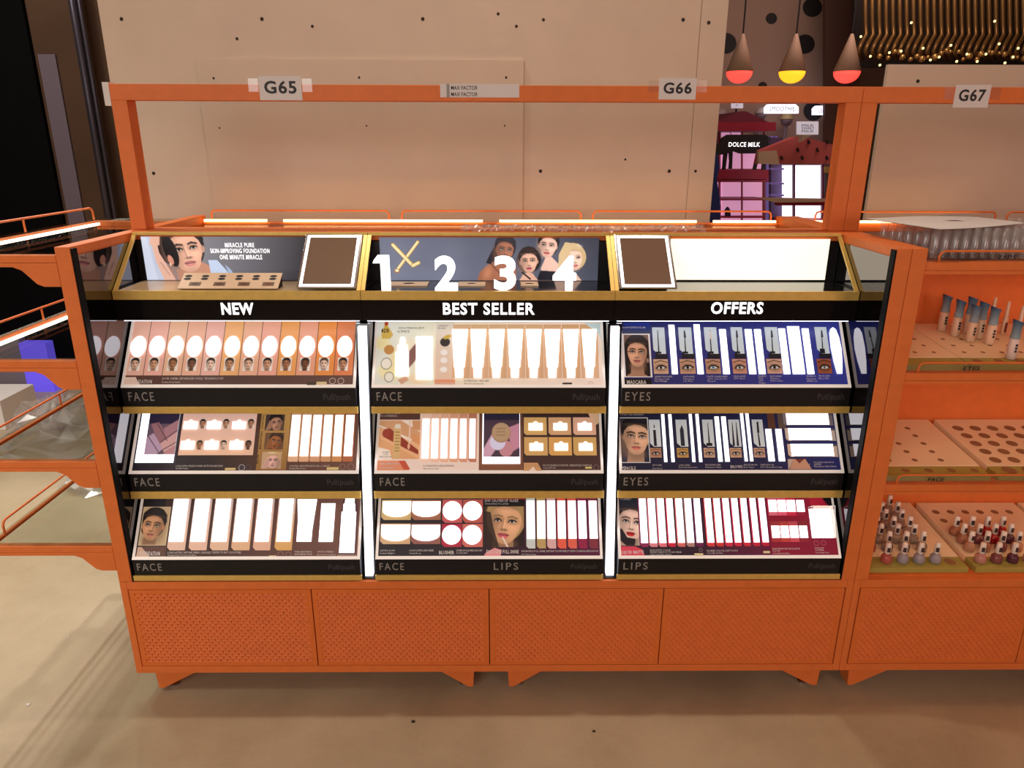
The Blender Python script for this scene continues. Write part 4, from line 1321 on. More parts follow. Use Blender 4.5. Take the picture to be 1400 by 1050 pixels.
t.text([('FACEFINITY', 847.5, 863, 684, 3.0), ('BOLD MATTE COLOUR,', 888.5, 917, 753.4, 2.3), ('VELVET FINISH UP TO 24H WEAR', 888.5, 931.5, 756.2, 2.3), ('Lipfinity Velvet Matte Collection', 889, 918, 759, 1.9), ('BLURRED COLOUR, SOFT TOUCH', 966.5, 1008, 754.4, 2.6), ('Colour Elixir Soft Matte', 966.5, 988, 757.2, 1.9),
        ('HIGH MOISTURE TRUE MATTE', 1055.5, 1093, 751.6, 2.3), ('COLOUR', 1055.5, 1066, 754.4, 2.2), ('Colour Elixir Velvet Matte', 1056, 1079, 757.6, 2.0), ('HIGHLIGHT', 1113.5, 1126, 750.4, 2.0), ('& DEFINE', 1114, 1126, 753.2, 2.0), ('Colour Elixir Liner', 1114, 1133, 756.6, 2.1)])
t.ring(1115, 742.8, 3.4, (190, 110, 120)); t.ring(1125, 742.6, 3.4, (190, 110, 120)); t.ring(957.5, 752, 2.4, (170, 150, 150))
t.rect(949, 961, 756.6, 760, (214, 190, 140)); t.rect(1043, 1052, 753.5, 756.5, (214, 190, 140))
# clear acrylic pencil cup with a lit back
u0, u1, v0, v1 = t.rect_uv(1109.5, 1139.5, 696, 735.7)
t.win_uv([(u0, v0), (u1, v0), (u1, v1), (u0, v1)])
b = B()
h = 0.034
for (a, c) in (((u0 - .001, v0 - .001), (u0 - .001, v1 + .004)), ((u1 + .001, v0 - .001), (u1 + .001, v1 + .004))):
    b.hexa([t.P(a[0] - .0012, a[1], .004), t.P(a[0] + .0012, a[1], .004), t.P(c[0] + .0012, c[1], .004), t.P(c[0] - .0012, c[1], .004),
            t.P(a[0] - .0012, a[1], .012), t.P(a[0] + .0012, a[1], .012), t.P(c[0] + .0012, c[1], h), t.P(c[0] - .0012, c[1], h)])
b.hexa([t.P(u0, v0, .0125), t.P(u1, v0, .0125), t.P(u1, v1 + .004, h + .0005), t.P(u0, v1 + .004, h + .0005), t.P(u0, v0, .0145), t.P(u1, v0, .0145), t.P(u1, v1 + .004, h + .0025), t.P(u0, v1 + .004, h + .0025)])
b.hexa([t.P(u0, v0 - .001, .004), t.P(u1, v0 - .001, .004), t.P(u1, v0 + .001, .004), t.P(u0, v0 + .001, .004), t.P(u0, v0 - .001, .0125), t.P(u1, v0 - .001, .0125), t.P(u1, v0 + .001, .0125), t.P(u0, v0 + .001, .0125)])
b.obj('acrylic_cup', M_ACR, t.o)
b = B()
E_ = [(u0, v1 + .004), (u1, v1 + .004)]
b.tube([t.P(u0, v0, .0135), t.P(u0, v1 + .004, h + .0025), t.P(u1, v1 + .004, h + .0025), t.P(u1, v0, .0135)], 0.0009, 6)
b.tube([t.P(u0, v1 + .004, .004), t.P(u0, v1 + .004, h + .0025)], 0.0009, 6)
b.tube([t.P(u1, v1 + .004, .004), t.P(u1, v1 + .004, h + .0025)], 0.0009, 6)
b.obj('cup_edge', M_LIP, t.o)
t.done()

# ------------------------------------------------ light bars between the tray columns
for (xc, xb) in ((-0.3255, -0.325), (0.3310, 0.3295)):
    def LP(tt, off):
        return (0.020 + 0.115 * tt + off, 0.3885 + 0.680 * tt)
    def barbox(b, xa, xe, o0, o1, t0, t1):
        (y0_, z0_), (y1_, z1_) = LP(t0, o0), LP(t1, o0)
        (y2_, _), (y3_, _) = LP(t0, o1), LP(t1, o1)
        b.hexa([(xa, y0_, z0_), (xe, y0_, z0_), (xe, y2_, z0_), (xa, y2_, z0_), (xa, y1_, z1_), (xe, y1_, z1_), (xe, y3_, z1_), (xa, y3_, z1_)])
        return b
    ch = barbox(B(), xc - 0.0185, xc + 0.0185, 0.004, 0.05, 0.0, 1.0).obj('bar_channel', M_BLK, D)
    barbox(B(), xc - 0.0105, xc + 0.0105, -0.010, 0.0038, 0.008, 0.992).obj('light_bar', M_BAR, ch)

# ------------------------------------------------ header boxes
HY0, HZ0, HY1, HZ1 = 0.142, 1.153, 0.290, 1.283
HC = [(-0.9585, -0.3265), (-0.3255, 0.3275), (0.3285, 0.9585)]
HN = np.array([0, -(HZ1 - HZ0), HY1 - HY0])
HN = HN / np.linalg.norm(HN)
HS = np.array([0, HY1 - HY0, HZ1 - HZ0])
HL = np.linalg.norm(HS)
HS = HS / HL


def HP(x, v, w):
    return (x, HY0 + HS[1] * v + HN[1] * w, HZ0 + HS[2] * v + HN[2] * w)


def slope_bar(b, x0, x1, v0, v1, w0, w1):
    return b.hexa([HP(x0, v0, w0), HP(x1, v0, w0), HP(x1, v1, w0), HP(x0, v1, w0), HP(x0, v0, w1), HP(x1, v0, w1), HP(x1, v1, w1), HP(x0, v1, w1)])


names = ['left header box with portrait poster, sign NEW below', 'middle header box with lit numerals, sign BEST SELLER below', 'right header box with blank lit panel, sign OFFERS below']
HB = []
for i, (a, c) in enumerate(HC):
    b = B()
    b.box(a, c, 0.2905, 0.330, 1.132, 1.2605)
    b.box(a, c, 0.145, 0.290, 1.132, 1.1525)
    h = b.obj('header_box', M_BLKM, D, label=names[i])
    HB.append(h)
    B().box(a, c, 0.136, 0.1448, 1.131, 1.154).obj('gold_ledge', M_GOLD, h, bevel=0.0006)
    B().box(a, c, 0.284, 0.2995, 1.2765, 1.2845).obj('gold_top_edge', M_GOLD, h, bevel=0.0006)
    for x in (a, c - 0.010):
        slope_bar(B(), x, x + 0.010, 0.002, HL - 0.008, -0.004, 0.001).obj('gold_side_edge', M_GOLD, h)
    B().box(a + .01, c - .01, 0.153, 0.161, 1.0715, 1.0760).obj('led_strip', M_BAR, h)
    B().box(a, c, 0.1505, 0.170, 1.0762, 1.1315).obj('fascia_backing', M_BLKM, h)
    B().box(a, c, 0.1385, 0.150, 1.0765, 1.1305).obj('gloss_fascia', M_BLK, h)
    B().box(a + 0.011, c - 0.011, 0.1455, 0.2895, 1.1526, 1.1536).obj('header_floor', M_BLK if i else mat('beige_header_floor', (206, 178, 140), 0.25), h)
for i, (wd, x0, x1, y0_, y1_) in enumerate((('NEW', 304, 346, 430, 414), ('BEST SELLER', 606, 731, 430, 414), ('OFFERS', 971.5, 1044, 429, 413))):
    p, q = atY(x0, y0_, 0.138), atY(x1, y1_, 0.138)
    b = B()
    put_text(b, wd, (p[0], 0.1382, p[2]), (1, 0, 0), (0, 0, 1), q[0] - p[0], q[2] - p[2], 0.020, 0.003, space=1.03)
    b.obj('lit_lettering', M_LET, HB[i])

PY = 0.2899


def poster(cv, px0, px1, z0, z1, h, name, label):
    xa, xb_ = atY(px0, 355, PY)[0], atY(px1, 355, PY)[0]
    X0, X1, Y0, Y1 = cv.X.min(), cv.X.max(), cv.Y.min(), cv.Y.max()
    b = B()
    cv.mesh(b, lambda x, y: (xa + (xb_ - xa) * (x - X0) / (X1 - X0), PY, z1 - (z1 - z0) * (y - Y0) / (Y1 - Y0)))
    return b.obj(name, P_HEAD, h, label=label)


# poster 1
cv = Cv(228, 60, (86, 82, 88), 0, 0, 1.5)
cv.grad((0, 0), (228, 0), (150, 150, 160), (40, 36, 42))
cv.poly([(0, 0), (10, 0), (16, 60), (0, 60)], (206, 216, 236)); cv.poly([(8, 0), (30, 0), (30, 60), (15, 60)], (190, 200, 222))
face(cv, 58, 18, 31, (222, 172, 148), (26, 20, 24), (196, 122, 122), -0.16, 0.30, 'back', 1, neck=False, bw=1.2)
cv.ell(36, 14, 17, 26, (24, 18, 22), -0.2); cv.ell(37, 30, 4, 8, (206, 140, 120), -0.3)
cv.poly([(66, 36), (78, 34), (96, 44), (104, 60), (44, 60), (42, 46)], (190, 134, 110))
cv.poly([(88, 32), (100, 32), (122, 60), (90, 60)], (186, 204, 232)); cv.poly([(110, 38), (118, 46), (124, 60), (118, 60)], (160, 180, 214))
face(cv, 58, 18, 31, (222, 172, 148), (26, 20, 24), (196, 122, 122), -0.16, 0.30, 'none', 1, neck=False, bw=1.2)
cv.ell(38, 20, 9, 22, (24, 18, 22), -0.25); cv.ell(36.5, 32, 3.6, 7, (206, 140, 120), -0.3); cv.ell(35.5, 38, 1, 2.4, (232, 214, 180))
cv.poly([(12, -2), (20, -2), (22, 22), (40, 60), (24, 60), (16, 34)], (224, 178, 158)); cv.poly([(17, 0), (26, 0), (24, 12), (20, 12)], (216, 166, 144))
for q_ in range(3):
    cv.line((12 + q_ * 4.4, 10), (16 + q_ * 3.6, -2), 3.2, (224, 178, 158))
cv.poly([(34, 38), (42, 60), (40, 60), (32, 42)], (170, 116, 96), .6)
for q_ in range(7):
    cv.line((21.5 + q_ * 1.6, 36 + q_ * 2.8), (24 + q_ * 1.4, 36.6 + q_ * 2.6), 0.9, (70, 44, 50), .8)
poster(cv, 197, 424, 1.1545, 1.2725, HB[0], 'poster', 'lit poster of a dark haired woman leaning on her arm')
for (s_, x0, x1, yb_, h_) in (('MIRACLE PURE', 308, 347, 338, 6), ('SKIN-IMPROVING FOUNDATION', 288, 368, 346, 6), ('ONE MINUTE MIRACLE', 301, 358, 354.5, 6)):
    b = B()
    p, q = atY(x0, yb_, PY - .001), atY(x1, yb_ - h_, PY - .001)
    put_text(b, s_, p, (1, 0, 0), (0, 0, 1), q[0] - p[0], q[2] - p[2], 0.004, space=1.15)
    b.obj('poster_lettering', M_LET, HB[0])
#, M_LET, HB[0])

# poster 2
cv = Cv(298, 58, (96, 100, 118), 0, 0, 1.4)
cv.grad((0, 0), (298, 0), (110, 116, 138), (34, 34, 44)); cv.grad((0, 0), (0, 58), (90, 94, 112), (130, 136, 158), 0.3)
gold = (232, 206, 130)
for (p, q_, w0) in (((52, 6), (22, 44), 3.2), ((18, 10), (44, 38), 4.0), ((44, 38), (52, 34), 4.0)):
    cv.line(p, q_, w0 + 1.4, (150, 112, 50)); cv.line(p, q_, w0, gold)
    cv.line((p[0] - .8, p[1]), (q_[0] - .8, q_[1]), 0.9, (255, 246, 220))
cv.ell(22, 45, 4, 3, (160, 110, 50)); cv.ell(22, 44.6, 2.4, 1.7, (255, 240, 200))
face(cv, 229, 11, 16, (230, 186, 166), (24, 20, 26), (196, 96, 96), 0.10, -0.3, 'back', 1, neck=False)
cv.poly([(216, 58), (220, 40), (226, 26), (234, 26), (244, 36), (250, 58)], (232, 190, 172)); cv.poly([(214, 58), (219, 44), (246, 46), (250, 58)], (24, 22, 34))
cv.poly([(132, 58), (136, 46), (148, 36), (160, 30), (176, 32), (186, 42), (186, 58)], (158, 98, 70)); cv.line((150, 34), (166, 52), 1.2, (90, 44, 34)); cv.ell(146, 48, 5, 9, (196, 132, 98), .3, 6, .7)
cv.poly([(160, 6), (152, 18), (144, 34), (150, 36), (162, 24)], (30, 26, 34))
face(cv, 170, 17, 16, (156, 98, 72), (34, 30, 38), (160, 84, 76), 0.12, 0.4, 'back', 1, neck=False)
face(cv, 203, 32, 15.5, (226, 176, 152), (40, 28, 28), (190, 74, 98), -0.06, -0.05, 'bob', 1, neck=False)
cv.poly([(190, 58), (195, 50), (200, 47), (208, 48), (216, 58)], (222, 174, 150)); cv.line((194, 47), (205, 56), 2.2, (20, 16, 24))
cv.poly([(238, 58), (242, 46), (252, 40), (266, 46), (276, 58)], (236, 196, 176))
face(cv, 264, 28, 16, (240, 200, 178), (208, 178, 132), (206, 116, 108), -0.08, 0.45, 'bob', 1, neck=False)
cv.poly([(252, 6), (266, 8), (276, 18), (262, 14), (254, 30), (248, 46), (243, 40), (244, 22)], (212, 184, 138))
poster(cv, 520, 818, 1.1545, 1.2715, HB[1], 'poster', 'lit poster of four women beside a gold crossed brush mark')
# poster 3: blank lit panel
b = B()
xa, xb_ = atY(915, 355, PY)[0], atY(1131, 355, PY)[0]
b.box(xa, xb_, PY - 0.002, PY, 1.1575, 1.2690)
m = mat('blank_lit_panel', (250, 244, 224), 0.4, emis=1.15, ecol=(252, 242, 214))
b.obj('lit_panel', m, HB[2])
# numerals
for (s_, x0, x1, yt) in (('1', 512, 532, 349), ('2', 595, 625, 350), ('3', 675.5, 705.5, 350), ('4', 755.5, 788.5, 350)):
    p, q = atY(x0, 396.5, 0.152), atY(x1, yt, 0.152)
    b = B()
    if s_ == '1':
        W_, H_ = q[0] - p[0], q[2] - 1.154
        b.prism([(p[0] + W_ * u_, 1.154 + H_ * v_) for u_, v_ in ((.45, 0), (1, 0), (.98, 1), (.30, 1), (.06, .86), (0, .78), (.45, .78))], 1, 0.148, 0.158)
    else:
        put_text(b, s_, (p[0], 0.158, 1.1540), (1, 0, 0), (0, 0, 1), q[0] - p[0], q[2] - 1.154, 0.035, 0.010, res=6)
    b.obj('lit_numeral', M_WIN, HB[1])
# framed mirrors with lit borders
for i, (xa, xb_) in ((0, (-0.490, -0.338)), (1 + 1, (0.3395, 0.4885))):
    mo = slope_bar(B(), xa, xb_, 0.006, HL - 0.010, 0.0012, 0.006).obj('mirror_frame', M_CHROME, HB[i], bevel=0.001)
    b = B()
    e, f, v0, v1 = 0.006, 0.0135, 0.010, HL - 0.014
    for (p0, p1, q0, q1) in ((xa + e, xb_ - e, v0, v0 + f - e), (xa + e, xb_ - e, v1 - f + e, v1), (xa + e, xa + f, v0 + f - e, v1 - f + e), (xb_ - f, xb_ - e, v0 + f - e, v1 - f + e)):
        slope_bar(b, p0, p1, q0, q1, 0.0061, 0.0069)
    b.obj('mirror_light', M_WIN, HB[i])
    slope_bar(B(), xa + f, xb_ - f, v0 + f - e, v1 - f + e, 0.0061, 0.0066).obj('mirror_glass', M_MIRROR, HB[i])
# flat testers on the middle header floor
M_TST = mat('tester_card', (226, 196, 164), 0.4)
for k, (x0, x1) in enumerate(((531, 587), (625, 664), (712, 735))):
    p, q = atZ(x0, 390.5, 1.1555), atZ(x1, 385.5, 1.1555)
    B().box(p[0], q[0], 0.205, 0.255, 1.1540, 1.1575).obj('tester_slab', M_TST, HB[1])
    c = (p[0] + q[0]) / 2
    b = B()
    b.lathe([(0.016 if k == 0 else 0.012, 0.0), (0.0, 0.0004)], (c, 0.228, 1.1577), 18, sy=0.6)
    b.obj('tester_well', M_HOLE, HB[1])
# tilted tester board in the left header
tb = thing('tester_board', (-0.68, 0.18, 1.1545), 'tilted beige tester board with twelve black wells in the left header box', 'tester board')
ya, za, yb2, zb2 = 0.152, 1.1560, 0.206, 1.1865
A0, A1 = atY(243, 396, ya)[0], atY(380, 396, ya)[0]
NB = np.array([0, -(zb2 - za), yb2 - ya]); LB = np.linalg.norm(NB); NB = NB / LB
SB = np.array([0, yb2 - ya, zb2 - za]) / LB


def TP(x, v, w_):
    return (x, ya + SB[1] * v + NB[1] * w_, za + SB[2] * v + NB[2] * w_)


b = B()
b.hexa([TP(A0, 0, 0), TP(A1, 0, 0), TP(A1, LB, 0), TP(A0, LB, 0), TP(A0, 0, .003), TP(A1, 0, .003), TP(A1, LB, .003), TP(A0, LB, .003)])
b.obj('board', M_TST, tb, bevel=0.0004)
B().prism([(ya + .006, 1.1537), (yb2 + .002, 1.1537), (yb2 + .002, zb2 - .001), (ya + .008, za - .001)], 0, A0 + .004, A1 - .004).obj('wedge_support', M_BLKM, tb)
for j, v in enumerate((0.048, 0.037)):
    for i in range(6):
        x = A0 + (A1 - A0) * (0.06 + 0.172 * i)
        b = B()
        b.add([TP(x + .0095 * math.cos(q_), v + .0048 * math.sin(q_), .0034) for q_ in np.linspace(0, 2 * math.pi, 16, endpoint=False)], [tuple(range(16))])
        b.obj('well', M_INK, tb)
for i in range(4):
    x = A0 + (A1 - A0) * (0.10 + 0.245 * i)
    cv = Cv(9, 5, (150, 120, 90), 0, 0, 1)
    cv.ell(4.5, 2.5, 3, 1.6, (90 + 20 * i, 70, 50))
    b = B()
    cv.mesh(b, lambda X_, Y_: TP(x + 0.030 * X_ / 9, 0.024 - 0.015 * Y_ / 5, .0034))
    b.obj('small_picture', P_PAP, tb)
# ================================================================== NAIL PRODUCTS in bay G67
M_TB = mat('tester_beige', (246, 222, 182), 0.5, noise=0.03, nscale=12)
M_OLV = mat('olive_front', (170, 160, 78), 0.45)
M_WELL = mat('well_shade', (150, 108, 72), 0.7)
M_SIDE = mat('tester_side', (214, 176, 134), 0.5)


def tester(x0, x1, zf, label, wells=(), hb=0.050, label_txt=True):
    r = thing('tester_board', ((x0 + x1) / 2, 0.19, zf), label, 'tester board', 'tester boards of bay G67')
    z0 = zf + 0.0003
    b = B().prism([(0.086, z0), (0.352, z0), (0.352, z0 + hb), (0.086, z0 + 0.020)], 0, x0, x1)
    b.obj('board', M_TB, r, bevel=0.0008)
    o = B().prism([(0.034, z0), (0.0855, z0), (0.0855, z0 + 0.019), (0.034, z0 + 0.015)], 0, x0, x1).obj('olive_front', M_OLV, r, bevel=0.0008)
    sl = (hb - 0.020) / (0.352 - 0.086)
    for (x, y_, rr) in wells:
        if y_ < 0.086:
            zz, k = z0 + 0.015 + (y_ - 0.034) * 0.0777 + 0.0006, 0.0777
        else:
            zz, k = z0 + 0.020 + (y_ - 0.086) * sl + 0.0006, sl
        b = B()
        n = 14
        b.add([(x + rr * math.cos(q), y_ + rr * math.sin(q), zz + k * rr * math.sin(q)) for q in np.linspace(0, 2 * math.pi, n, endpoint=False)], [tuple(range(n))])
        b.obj('well', M_WELL, r)
    return r


def ztop(zf, y_, hb):
    if y_ < 0.086:
        return zf + 0.0003 + 0.015 + (y_ - 0.034) * 0.0777
    return zf + 0.0003 + 0.020 + (y_ - 0.086) * (hb - 0.020) / 0.266


ZE, ZF, ZL = 0.973, 0.666, 0.3845
tester(1.045, 1.215, ZE, 'beige tester board with olive front at the left end of the EYES shelf', [(1.07 + .05 * i, .12 + .05 * j, .006) for i in range(3) for j in range(4)], 0.045)
tester(1.218, 1.62, ZE, 'beige tester board under the blue-capped tubes on the EYES shelf', [(1.25 + .055 * i, .062, .012) for i in range(6)] + [(1.25 + .05 * i, .12 + .05 * j, .006) for i in range(7) for j in range(3)], 0.045)
tester(1.045, 1.335, ZF, 'beige tester board with small wells on the FACE shelf', [(1.12 + .062 * i, .062, .011) for i in range(4)] + [(1.10 + .072 * i, .115 + .045 * j, .008) for i in range(3) for j in range(5)], 0.052)
tester(1.355, 1.80, ZF, 'beige tester board with large round wells on the FACE shelf', [(1.40 + .055 * i, .062, .019) for i in range(6)] + [(1.395 + .052 * i, .115 + .045 * j, .0155) for i in range(8) for j in range(5)], 0.052)
tester(1.045, 1.332, ZL, 'beige tester board full of clear nail polish bottles on the lowest deck', [(1.295, .062, .015)], 0.050)
tester(1.352, 1.66, ZL, 'beige tester board with coloured nail polish bottles on the lowest deck', [(1.385 + .046 * i, .30, .011) for i in range(6)] + [(1.385 + .046 * i, .255, .011) for i in range(2)], 0.050)
tester(1.675, 1.95, ZL, 'beige tester board at the right edge of the lowest deck', [], 0.050)

# --- nail polish bottles
M_CAP = mat('polish_cap', (238, 226, 214), 0.35)
M_LBL = mat('polish_label', (60, 40, 44), 0.5)


def poly_mat(name, c, clear):
    m = mat(name, c, 0.08, spec=0.7)
    b = m.node_tree.nodes['Principled BSDF']
    b.inputs['Transmission Weight'].default_value = 0.7 if clear else 0.15
    b.inputs['IOR'].default_value = 1.4
    return m


PC = {'clear': poly_mat('polish_clear', (196, 182, 170), True), 'pink': poly_mat('polish_dusty_pink', (190, 96, 84), False), 'lilac': poly_mat('polish_pale_lilac', (170, 160, 168), False),
      'beige': poly_mat('polish_beige', (206, 146, 112), False), 'tan': poly_mat('polish_tan', (180, 116, 86), False), 'mauve': poly_mat('polish_mauve', (140, 78, 78), False), 'plum': poly_mat('polish_plum', (96, 50, 62), False),
      'rose': poly_mat('polish_rose', (206, 144, 130), False), 'red': poly_mat('polish_red', (170, 20, 28), False)}
body_b = B().lathe([(0.0115, 0), (0.0145, 0.002), (0.0152, 0.010), (0.0145, 0.019), (0.0105, 0.0245), (0.006, 0.0265), (0.006, 0.029)], (0, 0, 0), 14)
cap_b = B().lathe([(0.0072, 0.0292), (0.0082, 0.030), (0.0076, 0.050), (0.0068, 0.0595), (0.0058, 0.061), (0, 0.061)], (0, 0, 0), 12)
lab_b = B()
for j in range(4):
    a0 = -math.pi / 2 - 0.55 + j * 0.275
    a1 = a0 + 0.275
    lab_b.add([(0.0084 * math.cos(a0), 0.0084 * math.sin(a0), 0.036), (0.0084 * math.cos(a1), 0.0084 * math.sin(a1), 0.036), (0.0080 * math.cos(a1), 0.0080 * math.sin(a1), 0.050), (0.0080 * math.cos(a0), 0.0080 * math.sin(a0), 0.050)], [(0, 1, 2, 3)])
bm = {}
ORDN = ['first', 'second', 'third', 'fourth', 'fifth', 'sixth', 'seventh', 'eighth']


def mk_data(b, name, m, smooth=True):
    me = bpy.data.meshes.new(name)
    me.from_pydata(b.v, [], b.f)
    me.materials.append(m)
    if smooth:
        me.polygons.foreach_set('use_smooth', [True] * len(me.polygons))
    return me


BODY = {k: mk_data(body_b, 'bottle', v) for k, v in PC.items()}
CAPD = mk_data(cap_b, 'cap', M_CAP)
LABD = mk_data(lab_b, 'label', M_LBL)


def polish(x, y_, z, kind, label, group):
    r = thing('nail_polish', (x, y_, z), label, 'nail polish', group)
    for nm, d in (('bottle', BODY[kind]), ('cap', CAPD), ('cap_label', LABD)):
        o = bpy.data.objects.new(nm, d)
        link(o, r, (x, y_, z))
        o.rotation_euler = (0, 0, 0)
    r.rotation_euler = (0, 0, rnd.uniform(-0.5, 0.5))


CN = {'clear': 'clear', 'pink': 'dusty pink', 'lilac': 'pale lilac', 'beige': 'beige', 'tan': 'tan', 'mauve': 'mauve', 'plum': 'plum', 'rose': 'rose', 'red': 'red'}
for j in range(7):
    for i in range(4):
        x = (1.112 + .046 * i) if j == 0 else (1.085 + .049 * i + 0.006 * (j % 2))
        y_ = 0.060 if j == 0 else 0.112 + 0.037 * (j - 1)
        k = ('pink', 'lilac', 'lilac', 'lilac')[i] if j == 0 else ('pink' if (i == 0 and j == 1) else 'clear')
        polish(x, y_, ztop(ZL, y_, .05) + 0.0006, k, '%s nail polish, left board on the lowest deck, %s row, %s from the left' % (CN[k], ORDN[j], ORDN[i]), 'nail polish on the left board')
kinds = [['rose', 'mauve', 'plum', 'rose'], ['beige', 'tan', 'mauve', 'beige'], ['tan', 'mauve', 'red', 'plum'], ['tan', 'beige', 'red', 'red']]
for j in range(4):
    for i in range(4):
        x = 1.377 + .0455 * i
        y_ = 0.060 if j == 0 else 0.112 + 0.037 * (j - 1)
        k = kinds[j][i]
        polish(x, y_, ztop(ZL, y_, .05) + 0.0006, k, '%s nail polish, middle board on the lowest deck, %s row, %s from the left' % (CN[k], ORDN[j], ORDN[i]), 'nail polish on the middle board')

# --- blue-capped tubes and slim wands on the EYES shelf
M_BLUE = bpy.data.materials.new('blue_fade_cap')
M_BLUE.use_nodes = True
nt = M_BLUE.node_tree
tcn = nt.nodes.new('ShaderNodeTexCoord')
sep = nt.nodes.new('ShaderNodeSeparateXYZ')
rmp = nt.nodes.new('ShaderNodeValToRGB')
rmp.color_ramp.elements[0].color = (*lin((150, 168, 178)), 1)
rmp.color_ramp.elements[1].color = (*lin((30, 72, 112)), 1)
nt.links.new(tcn.outputs['Generated'], sep.inputs[0])
nt.links.new(sep.outputs['Z'], rmp.inputs[0])
nt.links.new(rmp.outputs[0], nt.nodes['Principled BSDF'].inputs['Base Color'])
nt.nodes['Principled BSDF'].inputs['Roughness'].default_value = 0.25
M_TUBE = mat('tube_frosted', (226, 190, 160), 0.3)
M_TUBEP = mat('tube_pale_pink', (232, 206, 196), 0.3)
tube_d = mk_data(B().lathe([(0.0095, 0), (0.0115, 0.001), (0.0125, 0.02), (0.0118, 0.052), (0.010, 0.054), (0, 0.054)], (0, 0, 0), 14), 'tube', M_TUBE)
tube_p = mk_data(B().lathe([(0.0095, 0), (0.0115, 0.001), (0.0125, 0.02), (0.0118, 0.052), (0.010, 0.054), (0, 0.054)], (0, 0, 0), 14), 'tube', M_TUBEP)
cb = B().lathe([(0.0118, 0.0545), (0.0122, 0.056), (0.0102, 0.072), (0.0108, 0.085), (0.0132, 0.098), (0.0132, 0.100), (0, 0.100)], (0, 0, 0), 14)
cb.v = [(x, y_, z + (0.35 * -x if z > 0.09 else 0)) for (x, y_, z) in cb.v]
cap_d = mk_data(cb, 'blue_cap', M_BLUE)
tb_l = B()
for q in (0.02, 0.028, 0.036):
    tb_l.add([(-0.003, -0.0131, q), (0.003, -0.0131, q), (0.003, -0.0131, q + .006), (-0.003, -0.0131, q + .006)], [(0, 1, 2, 3)])
tl_d = mk_data(tb_l, 'tube_print', M_INK, False)
spots = [(1.285, .290), (1.297, .245), (1.312, .200), (1.345, .270), (1.350, .225), (1.352, .180), (1.343, .075)]
for i, (x, y_) in enumerate(spots):
    z = ztop(ZE, y_, .045) + 0.0008
    lab = 'pale tube with dark blue slanted cap, %s from the left on the EYES shelf' % ORDN[i] if i < 6 else 'pale pink tube with blue cap standing in front of the others on the EYES shelf'
    r = thing('product_tube', (x, y_, z), lab, 'tube', 'blue-capped tubes on the EYES shelf')
    for nm, d in (('tube', tube_p if i == 6 else tube_d), ('slanted_cap', cap_d), ('tube_print', tl_d)):
        o = bpy.data.objects.new(nm, d)
        link(o, r, (x, y_, z))
wand_d = mk_data(B().lathe([(0.006, 0), (0.0075, .001), (0.0075, .045), (0.0058, .047), (0.0045, .085), (0.0036, .092), (0, .093)], (0, 0, 0), 12), 'wand', M_TUBE)
wl_d = mk_data(B().add([(-0.003, -0.0078, .006), (0.003, -0.0078, .006), (0.003, -0.0078, .034), (-0.003, -0.0078, .034)], [(0, 1, 2, 3)]), 'wand_print', mat('dark_red_print', (110, 40, 40), .5), False)
for i, (x, y_) in enumerate([(1.428, .300), (1.442, .262), (1.455, .222), (1.475, .185)]):
    z = ztop(ZE, y_, .045) + 0.0008
    r = thing('slim_wand', (x, y_, z), 'slim pale wand tube, %s from the back, right of the blue-capped tubes' % ORDN[i], 'tube', 'slim wands on the EYES shelf')
    for nm, d in (('wand', wand_d), ('wand_print', wl_d)):
        o = bpy.data.objects.new(nm, d)
        link(o, r, (x, y_, z))

# --- clear pack of tubes with a white sheet on top of bay G67
pk = thing('acrylic_pack', (1.30, 0.20, 1.2495), 'clear pack of empty tubes lying on the top shelf of bay G67', 'tube pack')
ct = mk_data(B().lathe([(0.010, 0), (0.0108, .002), (0.0108, .066), (0.0085, .068), (0.0085, .0735), (0, .0735)], (0, 0, 0), 10), 'clear_tube', M_PVC)
for j in range(5):
    for i in range(18):
        o = bpy.data.objects.new('clear_tube', ct)
        link(o, pk, (1.085 + .0245 * i + .01 * (j % 2), 0.06 + .062 * j, 1.2505))
B().box(1.07, 1.53, 0.045, 0.335, 1.2494, 1.2502).obj('tray_base', M_ACR, pk)
b = B()
P4 = [atZ(1182, 297, 1.33), atZ(1285, 311.5, 1.33), atZ(1404, 304, 1.33), atZ(1318, 291, 1.33)]
n = 8
vs, fs = [], []
for j in range(n + 1):
    for i in range(n + 1):
        s_, t_ = i / n, j / n
        p = (1 - s_) * (1 - t_) * P4[0] + s_ * (1 - t_) * P4[1] + s_ * t_ * P4[2] + (1 - s_) * t_ * P4[3]
        vs.append((p[0], p[1], 1.3255 + 0.002 * math.sin(5 * s_) * math.sin(4 * t_)))
for z_ in (0, 0.0012):
    base = len(b.v)
    b.add([(x, y_, z + z_) for x, y_, z in vs], [((j * (n + 1) + i), (j * (n + 1) + i + 1), ((j + 1) * (n + 1) + i + 1), ((j + 1) * (n + 1) + i)) for j in range(n) for i in range(n)])
sh = b.obj('card_sheet', M_PAPER, None, smooth=True, label='white card sheet with a faint violet mark lying on the clear tube pack', cat='card')
c = sum(P4) / 4
B().add([(c[0] - .03, c[1] - .01, 1.3278), (c[0] + .035, c[1] - .012, 1.3278), (c[0] + .03, c[1] + .012, 1.3278), (c[0] - .035, c[1] + .012, 1.3278)], [(0, 1, 2, 3)]).obj('violet_mark', mat('violet_ink', (120, 90, 120), .6), sh)

